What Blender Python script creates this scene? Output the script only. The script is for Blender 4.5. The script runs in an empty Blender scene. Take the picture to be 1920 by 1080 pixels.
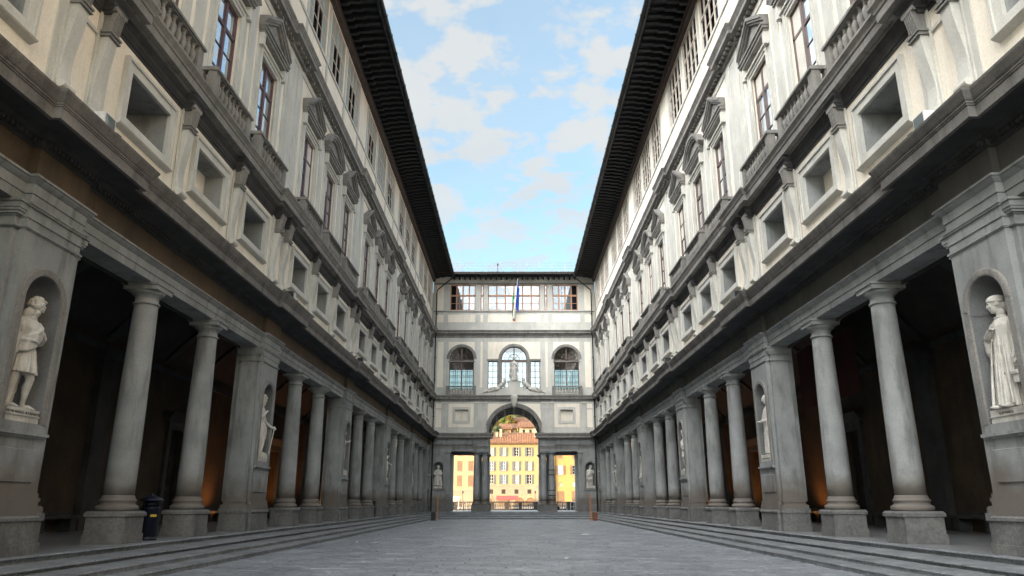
import bpy, bmesh, math, random
from mathutils import Vector, Matrix, Euler, noise
random.seed(7)
S = bpy.context.scene
C = S.collection
PI = math.pi
R = math.radians

# ------------------------------------------------------------ camera, sky, sun
cam_d = bpy.data.cameras.new('camera'); cam = bpy.data.objects.new('camera', cam_d); C.objects.link(cam)
cam_d.sensor_width = 36.0; cam_d.lens = 1370 / 1920 * 36.0
cam_d.clip_start = 0.1; cam_d.clip_end = 3000
cam.location = (0, 0, 0)
cam.rotation_euler = (R(90) + math.atan(402.5 / 1370), 0, 0.0028)
S.camera = cam
S.render.resolution_x = 1024; S.render.resolution_y = 576
S.view_settings.view_transform = 'Standard'; S.view_settings.look = 'None'
S.view_settings.gamma = 1.0; S.view_settings.use_curve_mapping = False
S.view_settings.exposure = 3.12

SUN_EL = R(9); SUN_TO = Vector((-0.88, -0.47, 0)).normalized()   # horizontal direction towards the sun
world = bpy.data.worlds.new('World'); S.world = world; world.use_nodes = True
def build_world():
    nt = world.node_tree; N = nt.nodes; L = nt.links
    N.clear()
    out = N.new('ShaderNodeOutputWorld'); bg = N.new('ShaderNodeBackground')
    sky = N.new('ShaderNodeTexSky'); sky.sky_type = 'NISHITA'; sky.sun_disc = False
    sky.sun_elevation = SUN_EL
    sky.sun_rotation = math.atan2(SUN_TO.x, SUN_TO.y)
    sky.air_density = 1.0; sky.dust_density = 0.6; sky.ozone_density = 1.0
    tc = N.new('ShaderNodeTexCoord')
    sep = N.new('ShaderNodeSeparateXYZ'); L.new(tc.outputs['Generated'], sep.inputs[0])
    mx = N.new('ShaderNodeMath'); mx.operation = 'MAXIMUM'; mx.inputs[1].default_value = 0.04
    L.new(sep.outputs['Z'], mx.inputs[0])
    add = N.new('ShaderNodeMath'); add.operation = 'ADD'; add.inputs[1].default_value = 0.18
    L.new(mx.outputs[0], add.inputs[0])
    dx = N.new('ShaderNodeMath'); dx.operation = 'DIVIDE'; L.new(sep.outputs['X'], dx.inputs[0]); L.new(add.outputs[0], dx.inputs[1])
    dy = N.new('ShaderNodeMath'); dy.operation = 'DIVIDE'; L.new(sep.outputs['Y'], dy.inputs[0]); L.new(add.outputs[0], dy.inputs[1])
    cmb = N.new('ShaderNodeCombineXYZ'); L.new(dx.outputs[0], cmb.inputs[0]); L.new(dy.outputs[0], cmb.inputs[1])
    n1 = N.new('ShaderNodeTexNoise'); n1.inputs['Scale'].default_value = 8.6; n1.inputs['Detail'].default_value = 10
    n1.inputs['Roughness'].default_value = 0.54; n1.inputs['Distortion'].default_value = 0.1
    off = N.new('ShaderNodeVectorMath'); off.operation = 'ADD'; off.inputs[1].default_value = (3.4, 1.7, 0)
    L.new(cmb.outputs[0], off.inputs[0]); L.new(off.outputs[0], n1.inputs['Vector'])
    cr = N.new('ShaderNodeValToRGB'); e = cr.color_ramp.elements
    e[0].position = 0.40; e[0].color = (0, 0, 0, 1); e[1].position = 0.555; e[1].color = (1, 1, 1, 1)
    L.new(n1.outputs['Fac'], cr.inputs[0])
    # more cloud high up, clear band low down
    mr = N.new('ShaderNodeMapRange'); mr.inputs['From Min'].default_value = 0.12; mr.inputs['From Max'].default_value = 0.42
    mr.inputs['To Min'].default_value = 0.25; mr.inputs['To Max'].default_value = 0.92
    L.new(sep.outputs['Z'], mr.inputs['Value'])
    ml = N.new('ShaderNodeMath'); ml.operation = 'MULTIPLY'; L.new(cr.outputs[0], ml.inputs[0]); L.new(mr.outputs[0], ml.inputs[1])
    # thin veil
    n2 = N.new('ShaderNodeTexNoise'); n2.inputs['Scale'].default_value = 2.2; n2.inputs['Detail'].default_value = 4
    L.new(off.outputs[0], n2.inputs['Vector'])
    veil = N.new('ShaderNodeMath'); veil.operation = 'MULTIPLY'; veil.inputs[1].default_value = 0.70
    L.new(n2.outputs['Fac'], veil.inputs[0])
    mxx = N.new('ShaderNodeMath'); mxx.operation = 'MAXIMUM'; L.new(ml.outputs[0], mxx.inputs[0]); L.new(veil.outputs[0], mxx.inputs[1])
    tint = N.new('ShaderNodeMix'); tint.data_type = 'RGBA'; tint.blend_type = 'MULTIPLY'; tint.inputs[0].default_value = 1
    tint.inputs[7].default_value = (0.29, 0.395, 0.425, 1); L.new(sky.outputs[0], tint.inputs[6])
    mix = N.new('ShaderNodeMix'); mix.data_type = 'RGBA'; L.new(mxx.outputs[0], mix.inputs[0])
    L.new(tint.outputs[2], mix.inputs[6])
    # cloud colour: cream tops, faint lilac bodies
    n3 = N.new('ShaderNodeTexNoise'); n3.inputs['Scale'].default_value = 3.0; n3.inputs['Detail'].default_value = 5
    L.new(off.outputs[0], n3.inputs['Vector'])
    cm = N.new('ShaderNodeMix'); cm.data_type = 'RGBA'; L.new(n3.outputs['Fac'], cm.inputs[0])
    cm.inputs[6].default_value = (0.50, 0.545, 0.58, 1); cm.inputs[7].default_value = (0.70, 0.685, 0.645, 1)
    # clouds are brighter and warmer towards the sun's side of the sky
    dt = N.new('ShaderNodeVectorMath'); dt.operation = 'DOT_PRODUCT'; L.new(tc.outputs['Generated'], dt.inputs[0])
    dt.inputs[1].default_value = (SUN_TO.x, SUN_TO.y, 0.15)
    mh = N.new('ShaderNodeMapRange'); mh.interpolation_type = 'SMOOTHSTEP'; mh.inputs['From Min'].default_value = -0.12; mh.inputs['From Max'].default_value = 1.0
    L.new(dt.outputs['Value'], mh.inputs['Value'])
    cs = N.new('ShaderNodeMix'); cs.data_type = 'RGBA'; L.new(mh.outputs[0], cs.inputs[0])
    L.new(cm.outputs[2], cs.inputs[6]); cs.inputs[7].default_value = (12.4, 12.0, 11.5, 1)
    L.new(cs.outputs[2], mix.inputs[7])
    L.new(mix.outputs[2], bg.inputs[0]); bg.inputs[1].default_value = 0.15
    L.new(bg.outputs[0], out.inputs[0])
build_world()
sd = bpy.data.lights.new('sun', 'SUN'); sun = bpy.data.objects.new('sun', sd); C.objects.link(sun)
sd.energy = 2.0; sd.angle = R(0.5); sd.color = (1.0, 0.62, 0.28)
to = Vector((SUN_TO.x * math.cos(SUN_EL), SUN_TO.y * math.cos(SUN_EL), math.sin(SUN_EL)))
sun.rotation_euler = to.to_track_quat('Z', 'Y').to_euler(); sun.location = (-60, -60, 60)

# ------------------------------------------------------------ materials
M = {}
def mat(name, c1, c2=None, scale=1.5, rough=0.8, bump=0.25, bscale=40, metallic=0.0, stain=0.0, stain_col=(0.03, 0.025, 0.02),
        grime=None, spec=0.4, emit=None, grain=0.12, bdist=0.01):
    m = bpy.data.materials.new(name); m.use_nodes = True; M[name] = m
    nt = m.node_tree; N = nt.nodes; L = nt.links
    b = N['Principled BSDF']; b.inputs['Roughness'].default_value = rough; b.inputs['Metallic'].default_value = metallic
    b.inputs['Specular IOR Level'].default_value = spec
    if c2 is None: c2 = tuple(x * 0.75 for x in c1)
    geo = N.new('ShaderNodeNewGeometry')
    n1 = N.new('ShaderNodeTexNoise'); n1.inputs['Scale'].default_value = scale; n1.inputs['Detail'].default_value = 8
    n1.inputs['Roughness'].default_value = 0.6; L.new(geo.outputs['Position'], n1.inputs['Vector'])
    r1 = N.new('ShaderNodeMapRange'); r1.inputs['From Min'].default_value = 0.32; r1.inputs['From Max'].default_value = 0.68
    L.new(n1.outputs['Fac'], r1.inputs['Value'])
    mix = N.new('ShaderNodeMix'); mix.data_type = 'RGBA'; L.new(r1.outputs[0], mix.inputs[0])
    mix.inputs[6].default_value = (*c1, 1); mix.inputs[7].default_value = (*c2, 1)
    col = mix.outputs[2]
    n2 = N.new('ShaderNodeTexNoise'); n2.inputs['Scale'].default_value = bscale; n2.inputs['Detail'].default_value = 6
    L.new(geo.outputs['Position'], n2.inputs['Vector'])
    if grain:
        g = N.new('ShaderNodeMapRange'); g.inputs['From Min'].default_value = 0.3; g.inputs['From Max'].default_value = 0.7
        g.inputs['To Min'].default_value = 1 - grain; g.inputs['To Max'].default_value = 1 + grain
        L.new(n2.outputs['Fac'], g.inputs['Value'])
        mg = N.new('ShaderNodeVectorMath'); mg.operation = 'SCALE'; L.new(col, mg.inputs[0]); L.new(g.outputs[0], mg.inputs['Scale'])
        col = mg.outputs[0]
    if stain:
        mp = N.new('ShaderNodeMapping'); mp.inputs['Scale'].default_value = (1.7, 1.7, 0.34)
        L.new(geo.outputs['Position'], mp.inputs['Vector'])
        n3 = N.new('ShaderNodeTexNoise'); n3.inputs['Scale'].default_value = 1.6; n3.inputs['Detail'].default_value = 9; n3.inputs['Roughness'].default_value = 0.65
        L.new(mp.outputs[0], n3.inputs['Vector'])
        r3 = N.new('ShaderNodeMapRange'); r3.inputs['From Min'].default_value = 0.5; r3.inputs['From Max'].default_value = 0.78
        r3.inputs['To Max'].default_value = stain; L.new(n3.outputs['Fac'], r3.inputs['Value'])
        m3 = N.new('ShaderNodeMix'); m3.data_type = 'RGBA'; L.new(r3.outputs[0], m3.inputs[0]); L.new(col, m3.inputs[6])
        m3.inputs[7].default_value = (*stain_col, 1); col = m3.outputs[2]
    if grime:   # rising damp: a brown tide mark with a ragged edge
        z1, gc, amt = grime
        sp = N.new('ShaderNodeSeparateXYZ'); L.new(geo.outputs['Position'], sp.inputs[0])
        n4 = N.new('ShaderNodeTexNoise'); n4.inputs['Scale'].default_value = 1.3; n4.inputs['Detail'].default_value = 6
        L.new(geo.outputs['Position'], n4.inputs['Vector'])
        a = N.new('ShaderNodeMath'); a.operation = 'MULTIPLY_ADD'; a.inputs[1].default_value = 1.6; L.new(n4.outputs['Fac'], a.inputs[0]); L.new(sp.outputs['Z'], a.inputs[2])
        r4 = N.new('ShaderNodeMapRange'); r4.inputs['From Min'].default_value = z1 + 1.1; r4.inputs['From Max'].default_value = z1 + 0.45
        r4.inputs['To Max'].default_value = amt; L.new(a.outputs[0], r4.inputs['Value'])
        m4 = N.new('ShaderNodeMix'); m4.data_type = 'RGBA'; L.new(r4.outputs[0], m4.inputs[0]); L.new(col, m4.inputs[6])
        m4.inputs[7].default_value = (*gc, 1); col = m4.outputs[2]
    L.new(col, b.inputs['Base Color'])
    if bump:
        bp = N.new('ShaderNodeBump'); bp.inputs['Strength'].default_value = bump; bp.inputs['Distance'].default_value = bdist
        L.new(n2.outputs['Fac'], bp.inputs['Height']); L.new(bp.outputs[0], b.inputs['Normal'])
    if emit:
        b.inputs['Emission Color'].default_value = (*emit[0], 1); b.inputs['Emission Strength'].default_value = emit[1]
    return m
mat('stone', (0.305, 0.318, 0.32), (0.20, 0.212, 0.215), 0.9, 0.82, 0.4, 30, stain=0.85, stain_col=(0.075, 0.072, 0.068), grime=(0.62, (0.125, 0.105, 0.088), 0.85), grain=.09)
mat('stone_warm', (0.26, 0.25, 0.235), (0.17, 0.168, 0.16), 1.1, 0.85, 0.35, 30, stain=0.75, stain_col=(0.06, 0.055, 0.05), grain=.2)
mat('corona_stone', (0.21, 0.20, 0.19), (0.12, 0.115, 0.11), 1.3, 0.85, 0.3, 30, stain=0.8, stain_col=(0.04, 0.037, 0.035), grain=.2)
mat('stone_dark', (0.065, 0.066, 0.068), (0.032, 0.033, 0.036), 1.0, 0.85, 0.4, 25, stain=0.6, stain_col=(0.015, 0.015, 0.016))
mat('plinth_stone', (0.17, 0.17, 0.165), (0.11, 0.112, 0.112), 1.6, 0.9, 0.6, 12, stain=0.5, stain_col=(0.05, 0.048, 0.045), grain=0.2, bdist=0.025)
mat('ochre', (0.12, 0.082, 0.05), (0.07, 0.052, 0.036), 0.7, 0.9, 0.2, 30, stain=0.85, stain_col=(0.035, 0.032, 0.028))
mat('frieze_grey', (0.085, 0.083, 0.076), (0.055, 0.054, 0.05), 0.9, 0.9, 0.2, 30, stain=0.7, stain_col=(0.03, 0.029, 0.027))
mat('plaster', (0.85, 0.79, 0.685), (0.76, 0.71, 0.62), 0.8, 0.9, 0.12, 18, stain=0.4, stain_col=(0.42, 0.37, 0.30), grain=0.07)
mat('wall_grey', (0.585, 0.58, 0.54), (0.47, 0.47, 0.445), 0.9, 0.88, 0.25, 22, stain=0.42, stain_col=(0.27, 0.255, 0.225), grain=0.08)
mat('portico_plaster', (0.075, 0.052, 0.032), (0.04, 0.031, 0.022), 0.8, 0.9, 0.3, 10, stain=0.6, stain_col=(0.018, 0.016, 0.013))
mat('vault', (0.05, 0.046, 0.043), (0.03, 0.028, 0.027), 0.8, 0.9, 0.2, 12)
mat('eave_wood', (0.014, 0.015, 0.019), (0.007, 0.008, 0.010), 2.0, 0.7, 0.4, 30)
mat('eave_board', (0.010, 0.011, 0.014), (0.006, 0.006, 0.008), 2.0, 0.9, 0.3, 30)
mat('beam_wood', (0.085, 0.06, 0.052), (0.05, 0.038, 0.034), 2.0, 0.8, 0.3, 30)
mat('tan_wood', (0.56, 0.48, 0.41), (0.47, 0.41, 0.35), 2.0, 0.7, 0.15, 40)
mat('red_wood', (0.11, 0.052, 0.060), (0.08, 0.042, 0.048), 2.0, 0.55, 0.1, 40)
mat('brown_wood', (0.15, 0.105, 0.095), (0.10, 0.075, 0.07), 2.0, 0.55, 0.1, 40)
mat('orange_wood', (0.47, 0.24, 0.14), (0.40, 0.21, 0.13), 2.0, 0.7, 0.1, 40)
mat('gutter', (0.03, 0.032, 0.035), (0.02, 0.02, 0.022), 2.0, 0.5, 0.05, 30, metallic=0.4)
mat('roof_tile', (0.21, 0.105, 0.055), (0.10, 0.055, 0.037), 1.2, 0.9, 0.4, 3, grain=0.4)
mat('marble', (0.60, 0.585, 0.54), (0.44, 0.425, 0.395), 5.0, 0.6, 0.5, 60, stain=0.95, stain_col=(0.15, 0.138, 0.122), grain=0.15, bdist=.006)
mat('marble_grey', (0.52, 0.50, 0.46), (0.40, 0.39, 0.36), 2.5, 0.7, 0.2, 45, stain=0.6, stain_col=(0.2, 0.19, 0.17))
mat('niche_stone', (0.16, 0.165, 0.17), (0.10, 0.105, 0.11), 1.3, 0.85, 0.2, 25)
mat('slab', (0.27, 0.295, 0.325), (0.175, 0.193, 0.216), 0.7, 0.45, 1.0, 8, grain=0.25, bdist=0.05, spec=0.6, stain=.5, stain_col=(.075,.08,.088))
mat('slab_b', (0.23, 0.252, 0.28), (0.155, 0.17, 0.19), 0.7, 0.45, 1.0, 8, grain=0.25, bdist=0.05, spec=0.6, stain=.5, stain_col=(.075,.08,.088))
mat('slab_c', (0.295, 0.32, 0.35), (0.19, 0.208, 0.23), 0.7, 0.45, 1.0, 8, grain=0.25, bdist=0.05, spec=0.6, stain=.5, stain_col=(.075,.08,.088))
mat('step_stone', (0.24, 0.255, 0.27), (0.14, 0.15, 0.16), 1.2, 0.6, 0.7, 12, grain=0.3, bdist=0.03, stain=.5, stain_col=(.06,.062,.065))
mat('floor_stone', (0.22, 0.225, 0.235), (0.15, 0.155, 0.16), 1.2, 0.4, 0.4, 10, grain=0.15, bdist=0.02)
mat('joint', (0.05, 0.05, 0.048), (0.035, 0.035, 0.033), 2, 0.95, 0.4, 20)
mat('black', (0.012, 0.012, 0.014), (0.008, 0.008, 0.01), 2, 0.6, 0.05, 20)
mat('door_dark', (0.028, 0.02, 0.015), (0.016, 0.012, 0.01), 2, 0.6, 0.2, 20)
mat('bin_blue', (0.008, 0.013, 0.028), (0.006, 0.009, 0.02), 4, 0.42, 0.05, 60, metallic=0.2)
mat('yellow', (0.65, 0.42, 0.04), (0.55, 0.36, 0.04), 3, 0.5, 0, 20)
mat('corten', (0.22, 0.085, 0.045), (0.13, 0.055, 0.035), 5, 0.85, 0.3, 60)
mat('orange_pole', (0.42, 0.17, 0.06), (0.34, 0.13, 0.045), 3, 0.5, 0.05, 60)
mat('dark_metal', (0.04, 0.038, 0.04), (0.025, 0.025, 0.027), 5, 0.5, 0.05, 60, metallic=0.6)
mat('white_metal', (0.7, 0.7, 0.7), (0.6, 0.6, 0.6), 3, 0.4, 0, 20)
mat('blind_cloth', (0.62, 0.60, 0.55), (0.52, 0.50, 0.46), 1.3, 0.8, 0.1, 20)
mat('rail_metal', (0.30, 0.31, 0.32), (0.25, 0.26, 0.27), 3, 0.5, 0, 20)
mat('paper', (0.8, 0.8, 0.8), (0.75, 0.75, 0.75), 3, 0.8, 0, 20)
mat('flag_blue', (0.02, 0.07, 0.42), (0.015, 0.05, 0.33), 3, 0.8, 0, 20)
mat('flag_green', (0.02, 0.30, 0.10), None, 3, 0.8, 0, 20)
mat('flag_white', (0.75, 0.75, 0.72), None, 3, 0.8, 0, 20)
mat('flag_red', (0.45, 0.03, 0.03), None, 3, 0.8, 0, 20)
mat('banner_red', (0.05, 0.005, 0.004), (0.035, 0.004, 0.003), 1, 0.8, 0.05, 20)
mat('letter', (0.05, 0.047, 0.043), (0.04, 0.036, 0.033), 3, 0.8, 0, 20)
mat('house_yellow', (0.30, 0.235, 0.125), (0.26, 0.20, 0.105), 0.3, 0.9, 0.1, 3, stain=.3, stain_col=(.16, .12, .07))
mat('house_cream', (0.33, 0.255, 0.155), (0.29, 0.22, 0.13), 0.3, 0.9, 0.1, 3, stain=.3, stain_col=(.18, .13, .08))
mat('house_gold', (0.34, 0.22, 0.085), (0.29, 0.19, 0.07), 0.3, 0.9, 0.1, 3, stain=.3, stain_col=(.18, .12, .05))
mat('house_pale', (0.33, 0.29, 0.22), (0.28, 0.25, 0.19), 0.3, 0.9, 0.1, 3, stain=.3, stain_col=(.18, .15, .11))
mat('house_base', (0.25, 0.21, 0.15), (0.20, 0.17, 0.125), 0.3, 0.9, 0.1, 3)
mat('shutter', (0.11, 0.12, 0.13), (0.08, 0.09, 0.10), 0.8, 0.7, 0, 3)
mat('shutter_brown', (0.17, 0.105, 0.06), (0.13, 0.08, 0.05), 0.8, 0.7, 0, 3)
mat('awning', (0.26, 0.06, 0.055), (0.21, 0.045, 0.045), 0.8, 0.7, 0, 3)
mat('leaf_green', (0.11, 0.17, 0.03), (0.07, 0.11, 0.02), 0.4, 0.7, 0, 3)
mat('leaf_dark', (0.04, 0.085, 0.04), (0.025, 0.06, 0.03), 0.4, 0.7, 0, 3)
mat('leaf_gold', (0.34, 0.18, 0.02), (0.22, 0.14, 0.02), 0.4, 0.7, 0, 3)
mat('bark', (0.08, 0.06, 0.045), None, 0.8, 0.9, 0.3, 10)
mat('grass', (0.07, 0.09, 0.03), (0.10, 0.08, 0.04), 0.1, 0.9, 0, 3)
mat('road', (0.30, 0.30, 0.30), (0.24, 0.24, 0.24), 1, 0.8, 0.2, 10)
mat('river', (0.03, 0.05, 0.04), (0.03, 0.045, 0.04), 1, 0.1, 0.3, 2)
mat('lamp_glass', (0.9, 0.5, 0.2), (0.9, 0.5, 0.2), 1, 0.5, 0, 3, emit=((1.0, 0.42, 0.10), 3.0))
def glassmat(name, dark, refl, rough=0.03, tint=(0.9, 0.95, 1.0)):
    m = bpy.data.materials.new(name); m.use_nodes = True; M[name] = m
    nt = m.node_tree; N = nt.nodes; L = nt.links; N.clear()
    out = N.new('ShaderNodeOutputMaterial'); d = N.new('ShaderNodeBsdfDiffuse'); d.inputs[0].default_value = (*dark, 1)
    g = N.new('ShaderNodeBsdfGlossy'); g.inputs['Roughness'].default_value = rough; g.inputs[0].default_value = (*tint, 1)
    fr = N.new('ShaderNodeLayerWeight'); fr.inputs[0].default_value = refl
    geo = N.new('ShaderNodeNewGeometry'); n = N.new('ShaderNodeTexNoise'); n.inputs['Scale'].default_value = 1.2
    L.new(geo.outputs['Position'], n.inputs['Vector'])
    bp = N.new('ShaderNodeBump'); bp.inputs['Strength'].default_value = 0.25; bp.inputs['Distance'].default_value = 0.02
    L.new(n.outputs['Fac'], bp.inputs['Height']); L.new(bp.outputs[0], g.inputs['Normal'])
    mx = N.new('ShaderNodeMixShader'); L.new(fr.outputs['Fresnel'], mx.inputs[0]); L.new(d.outputs[0], mx.inputs[1]); L.new(g.outputs[0], mx.inputs[2])
    L.new(mx.outputs[0], out.inputs[0])
glassmat('glass', (0.16, 0.18, 0.20), 0.90)
glassmat('glass_dark', (0.012, 0.012, 0.016), 0.25)
glassmat('glass_green', (0.46, 0.55, 0.55), 0.6, 0.15)
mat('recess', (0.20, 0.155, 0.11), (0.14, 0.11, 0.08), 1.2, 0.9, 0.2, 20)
def pane_mat():
    m = bpy.data.materials.new('pane_clear'); m.use_nodes = True; M['pane_clear'] = m
    nt = m.node_tree; N = nt.nodes; L = nt.links; N.clear()
    out = N.new('ShaderNodeOutputMaterial'); t = N.new('ShaderNodeBsdfTransparent'); t.inputs[0].default_value = (.56, .56, .55, 1)
    g = N.new('ShaderNodeBsdfGlossy'); g.inputs['Roughness'].default_value = .03; mx = N.new('ShaderNodeMixShader'); mx.inputs[0].default_value = .22
    L.new(t.outputs[0], mx.inputs[1]); L.new(g.outputs[0], mx.inputs[2]); L.new(mx.outputs[0], out.inputs[0])
pane_mat()
glassmat('glass_front', (0.14, 0.17, 0.18), 0.62)

# ------------------------------------------------------------ helpers
class MB:
    def __init__(s): s.v = []; s.f = []; s.sm = []
    def quad(s, *p, smooth=False):
        i = len(s.v); s.v.extend(p); s.f.append(tuple(range(i, i + len(p)))); s.sm.append(smooth)
    def box(s, x0, x1, y0, y1, z0, z1):
        i = len(s.v)
        s.v += [(x0, y0, z0), (x1, y0, z0), (x1, y1, z0), (x0, y1, z0), (x0, y0, z1), (x1, y0, z1), (x1, y1, z1), (x0, y1, z1)]
        s.f += [(i, i+3, i+2, i+1), (i+4, i+5, i+6, i+7), (i, i+1, i+5, i+4), (i+1, i+2, i+6, i+5), (i+2, i+3, i+7, i+6), (i+3, i, i+4, i+7)]
        s.sm += [False] * 6; return s
    def loops(s, rings, closed=True, caps=True, smooth=False):
        n = len(rings[0]); base = len(s.v)
        for r in rings: s.v.extend(r)
        for k in range(len(rings) - 1):
            a = base + k * n; b = a + n
            for j in range(n if closed else n - 1):
                s.f.append((a + j, a + (j + 1) % n, b + (j + 1) % n, b + j)); s.sm.append(smooth)
        if caps and closed:
            s.f.append(tuple(range(base + n - 1, base - 1, -1))); s.sm.append(False)
            e = base + (len(rings) - 1) * n; s.f.append(tuple(range(e, e + n))); s.sm.append(False)
        return s
    def prism_y(s, prof, y0, y1):            # prof: (x,z) closed polygon
        return s.loops([[(x, y0, z) for x, z in prof], [(x, y1, z) for x, z in prof]])
    def prism_x(s, prof, x0, x1):            # prof: (y,z)
        return s.loops([[(x0, y, z) for y, z in prof], [(x1, y, z) for y, z in prof]])
    def lathe(s, cx, cy, prof, n=32, smooth=True, caps=True, cz=0.0):
        return s.loops([[(cx + r * math.cos(2*PI*k/n), cy + r * math.sin(2*PI*k/n), cz + z) for k in range(n)] for r, z in prof], smooth=smooth, caps=caps)
    def tube(s, pts, rad, n=8, smooth=True):
        pts = [Vector(p) for p in pts]; rings = []
        if not isinstance(rad, (list, tuple)): rad = [rad] * len(pts)
        for i, p in enumerate(pts):
            d = (pts[min(i+1, len(pts)-1)] - pts[max(i-1, 0)]).normalized()
            u = d.cross(Vector((0.13, 0.31, 0.94)) if abs(d.z) < 0.9 else Vector((1, 0, 0))).normalized(); w = d.cross(u)
            rings.append([tuple(p + (u * math.cos(2*PI*k/n) + w * math.sin(2*PI*k/n)) * rad[i]) for k in range(n)])
        return s.loops(rings, smooth=smooth)
    def mesh(s, name, m, flip=False, smooth=None):
        me = bpy.data.meshes.new(name)
        v = [(-x, y, z) for x, y, z in s.v] if flip else s.v
        me.from_pydata(v, [], s.f)
        me.polygons.foreach_set('use_smooth', s.sm if smooth is None else [smooth] * len(s.f))
        bm = bmesh.new(); bm.from_mesh(me); bmesh.ops.recalc_face_normals(bm, faces=bm.faces); bm.to_mesh(me); bm.free()
        me.materials.append(M[m]); me.update(); return me
def link(name, me, parent=None, loc=(0, 0, 0), rot=(0, 0, 0)):
    o = bpy.data.objects.new(name, me); C.objects.link(o); o.location = loc; o.rotation_euler = rot
    if parent: o.parent = parent
    return o
def thing(name, label, cat, loc=(0, 0, 0), group=None, rot=(0, 0, 0)):
    o = link(name, None, None, loc, rot); o['label'] = label; o['category'] = cat
    if group: o['group'] = group
    return o
def tag(o, label, cat, group=None):
    o['label'] = label; o['category'] = cat
    if group: o['group'] = group
    return o
def stuff(o): o['kind'] = 'stuff'; return o
def structure(o): o['kind'] = 'structure'; return o
def sweep(mb, prof, b, y0, y1, res, r):
    """moulding along Y: prof = [(projection, z)], wall plane x=b, courtyard at smaller x, broken forward by r over the intervals res"""
    rows = []
    for p, z in prof:
        row = [(b - p, y0, z)]
        for a, c in res:
            aa = max(a - p, y0 + 0.001); cc = min(c + p, y1 - 0.001)
            row += [(b - p, aa, z), (b - r - p, aa, z), (b - r - p, cc, z), (b - p, cc, z)]
        row.append((b - p, y1, z)); rows.append(row)
    mb.loops(rows, closed=False)
    mb.quad(*[rr[0] for rr in rows]); mb.quad(*[rr[-1] for rr in rows])
def wall_holes(mb, b, y0, y1, z0, z1, holes, depth):
    """wall facing -x at plane x=b, rectangular holes (ya,yb,za,zb) with reveals of the given depth"""
    ys = sorted(set([y0, y1] + [h[0] for h in holes] + [h[1] for h in holes])); zs = sorted(set([z0, z1] + [h[2] for h in holes] + [h[3] for h in holes]))
    for i in range(len(ys) - 1):
        for j in range(len(zs) - 1):
            cy = (ys[i] + ys[i+1]) / 2; cz = (zs[j] + zs[j+1]) / 2
            if any(h[0] < cy < h[1] and h[2] < cz < h[3] for h in holes): continue
            mb.quad((b, ys[i], zs[j]), (b, ys[i+1], zs[j]), (b, ys[i+1], zs[j+1]), (b, ys[i], zs[j+1]))
    for ya, yb, za, zb in holes:
        q = [(ya, za), (yb, za), (yb, zb), (ya, zb)]
        for k in range(4):
            (a1, c1), (a2, c2) = q[k], q[(k+1) % 4]
            mb.quad((b, a1, c1), (b, a2, c2), (b + depth, a2, c2), (b + depth, a1, c1))
def frame_boxes(mb, x0, x1, ya, yb, za, zb, w, wb=None):
    """rectangular picture frame, outer size given, border w"""
    wb = w if wb is None else wb
    mb.box(x0, x1, ya, ya + w, za, zb); mb.box(x0, x1, yb - w, yb, za, zb)
    mb.box(x0, x1, ya + w, yb - w, zb - w, zb)
    if wb > 0: mb.box(x0, x1, ya + w, yb - w, za, za + wb)
def islands(mb):
    par = list(range(len(mb.v)))
    def find(i):
        while par[i] != i: par[i] = par[par[i]]; i = par[i]
        return i
    for f in mb.f:
        for v in f[1:]: par[find(v)] = find(f[0])
    out = {}
    for k, f in enumerate(mb.f): out.setdefault(find(f[0]), []).append(k)
    res = []
    for fs in out.values():
        n = type(mb)(); mp = {}
        for k in fs:
            for v in mb.f[k]:
                if v not in mp: mp[v] = len(n.v); n.v.append(mb.v[v])
            n.f.append(tuple(mp[v] for v in mb.f[k])); n.sm.append(mb.sm[k])
        res.append(n)
    return res
class Cache(dict):
    def get_mesh(s, key, fn):
        if key not in s: s[key] = fn()
        return s[key]
K = Cache()

# layout along the courtyard
GZ = -1.33; PZ = -0.92
BAYS = [6.78, 20.13, 33.48, 46.83, 60.18, 73.40]
PIERS = [0.10, 13.48, 26.80, 40.15, 53.50, 66.85, 79.42]
COLS = [b + o for b in BAYS for o in (-1.95, 1.95)]
FY = 80.3; Y0 = -8.0; Y1 = FY
XW = 9.18                        # main wall plane
SIDE = {-1: 'left', 1: 'right'}
ORD = ['behind', 'nearest', 'second', 'third', 'fourth', 'fifth', 'sixth']

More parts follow.
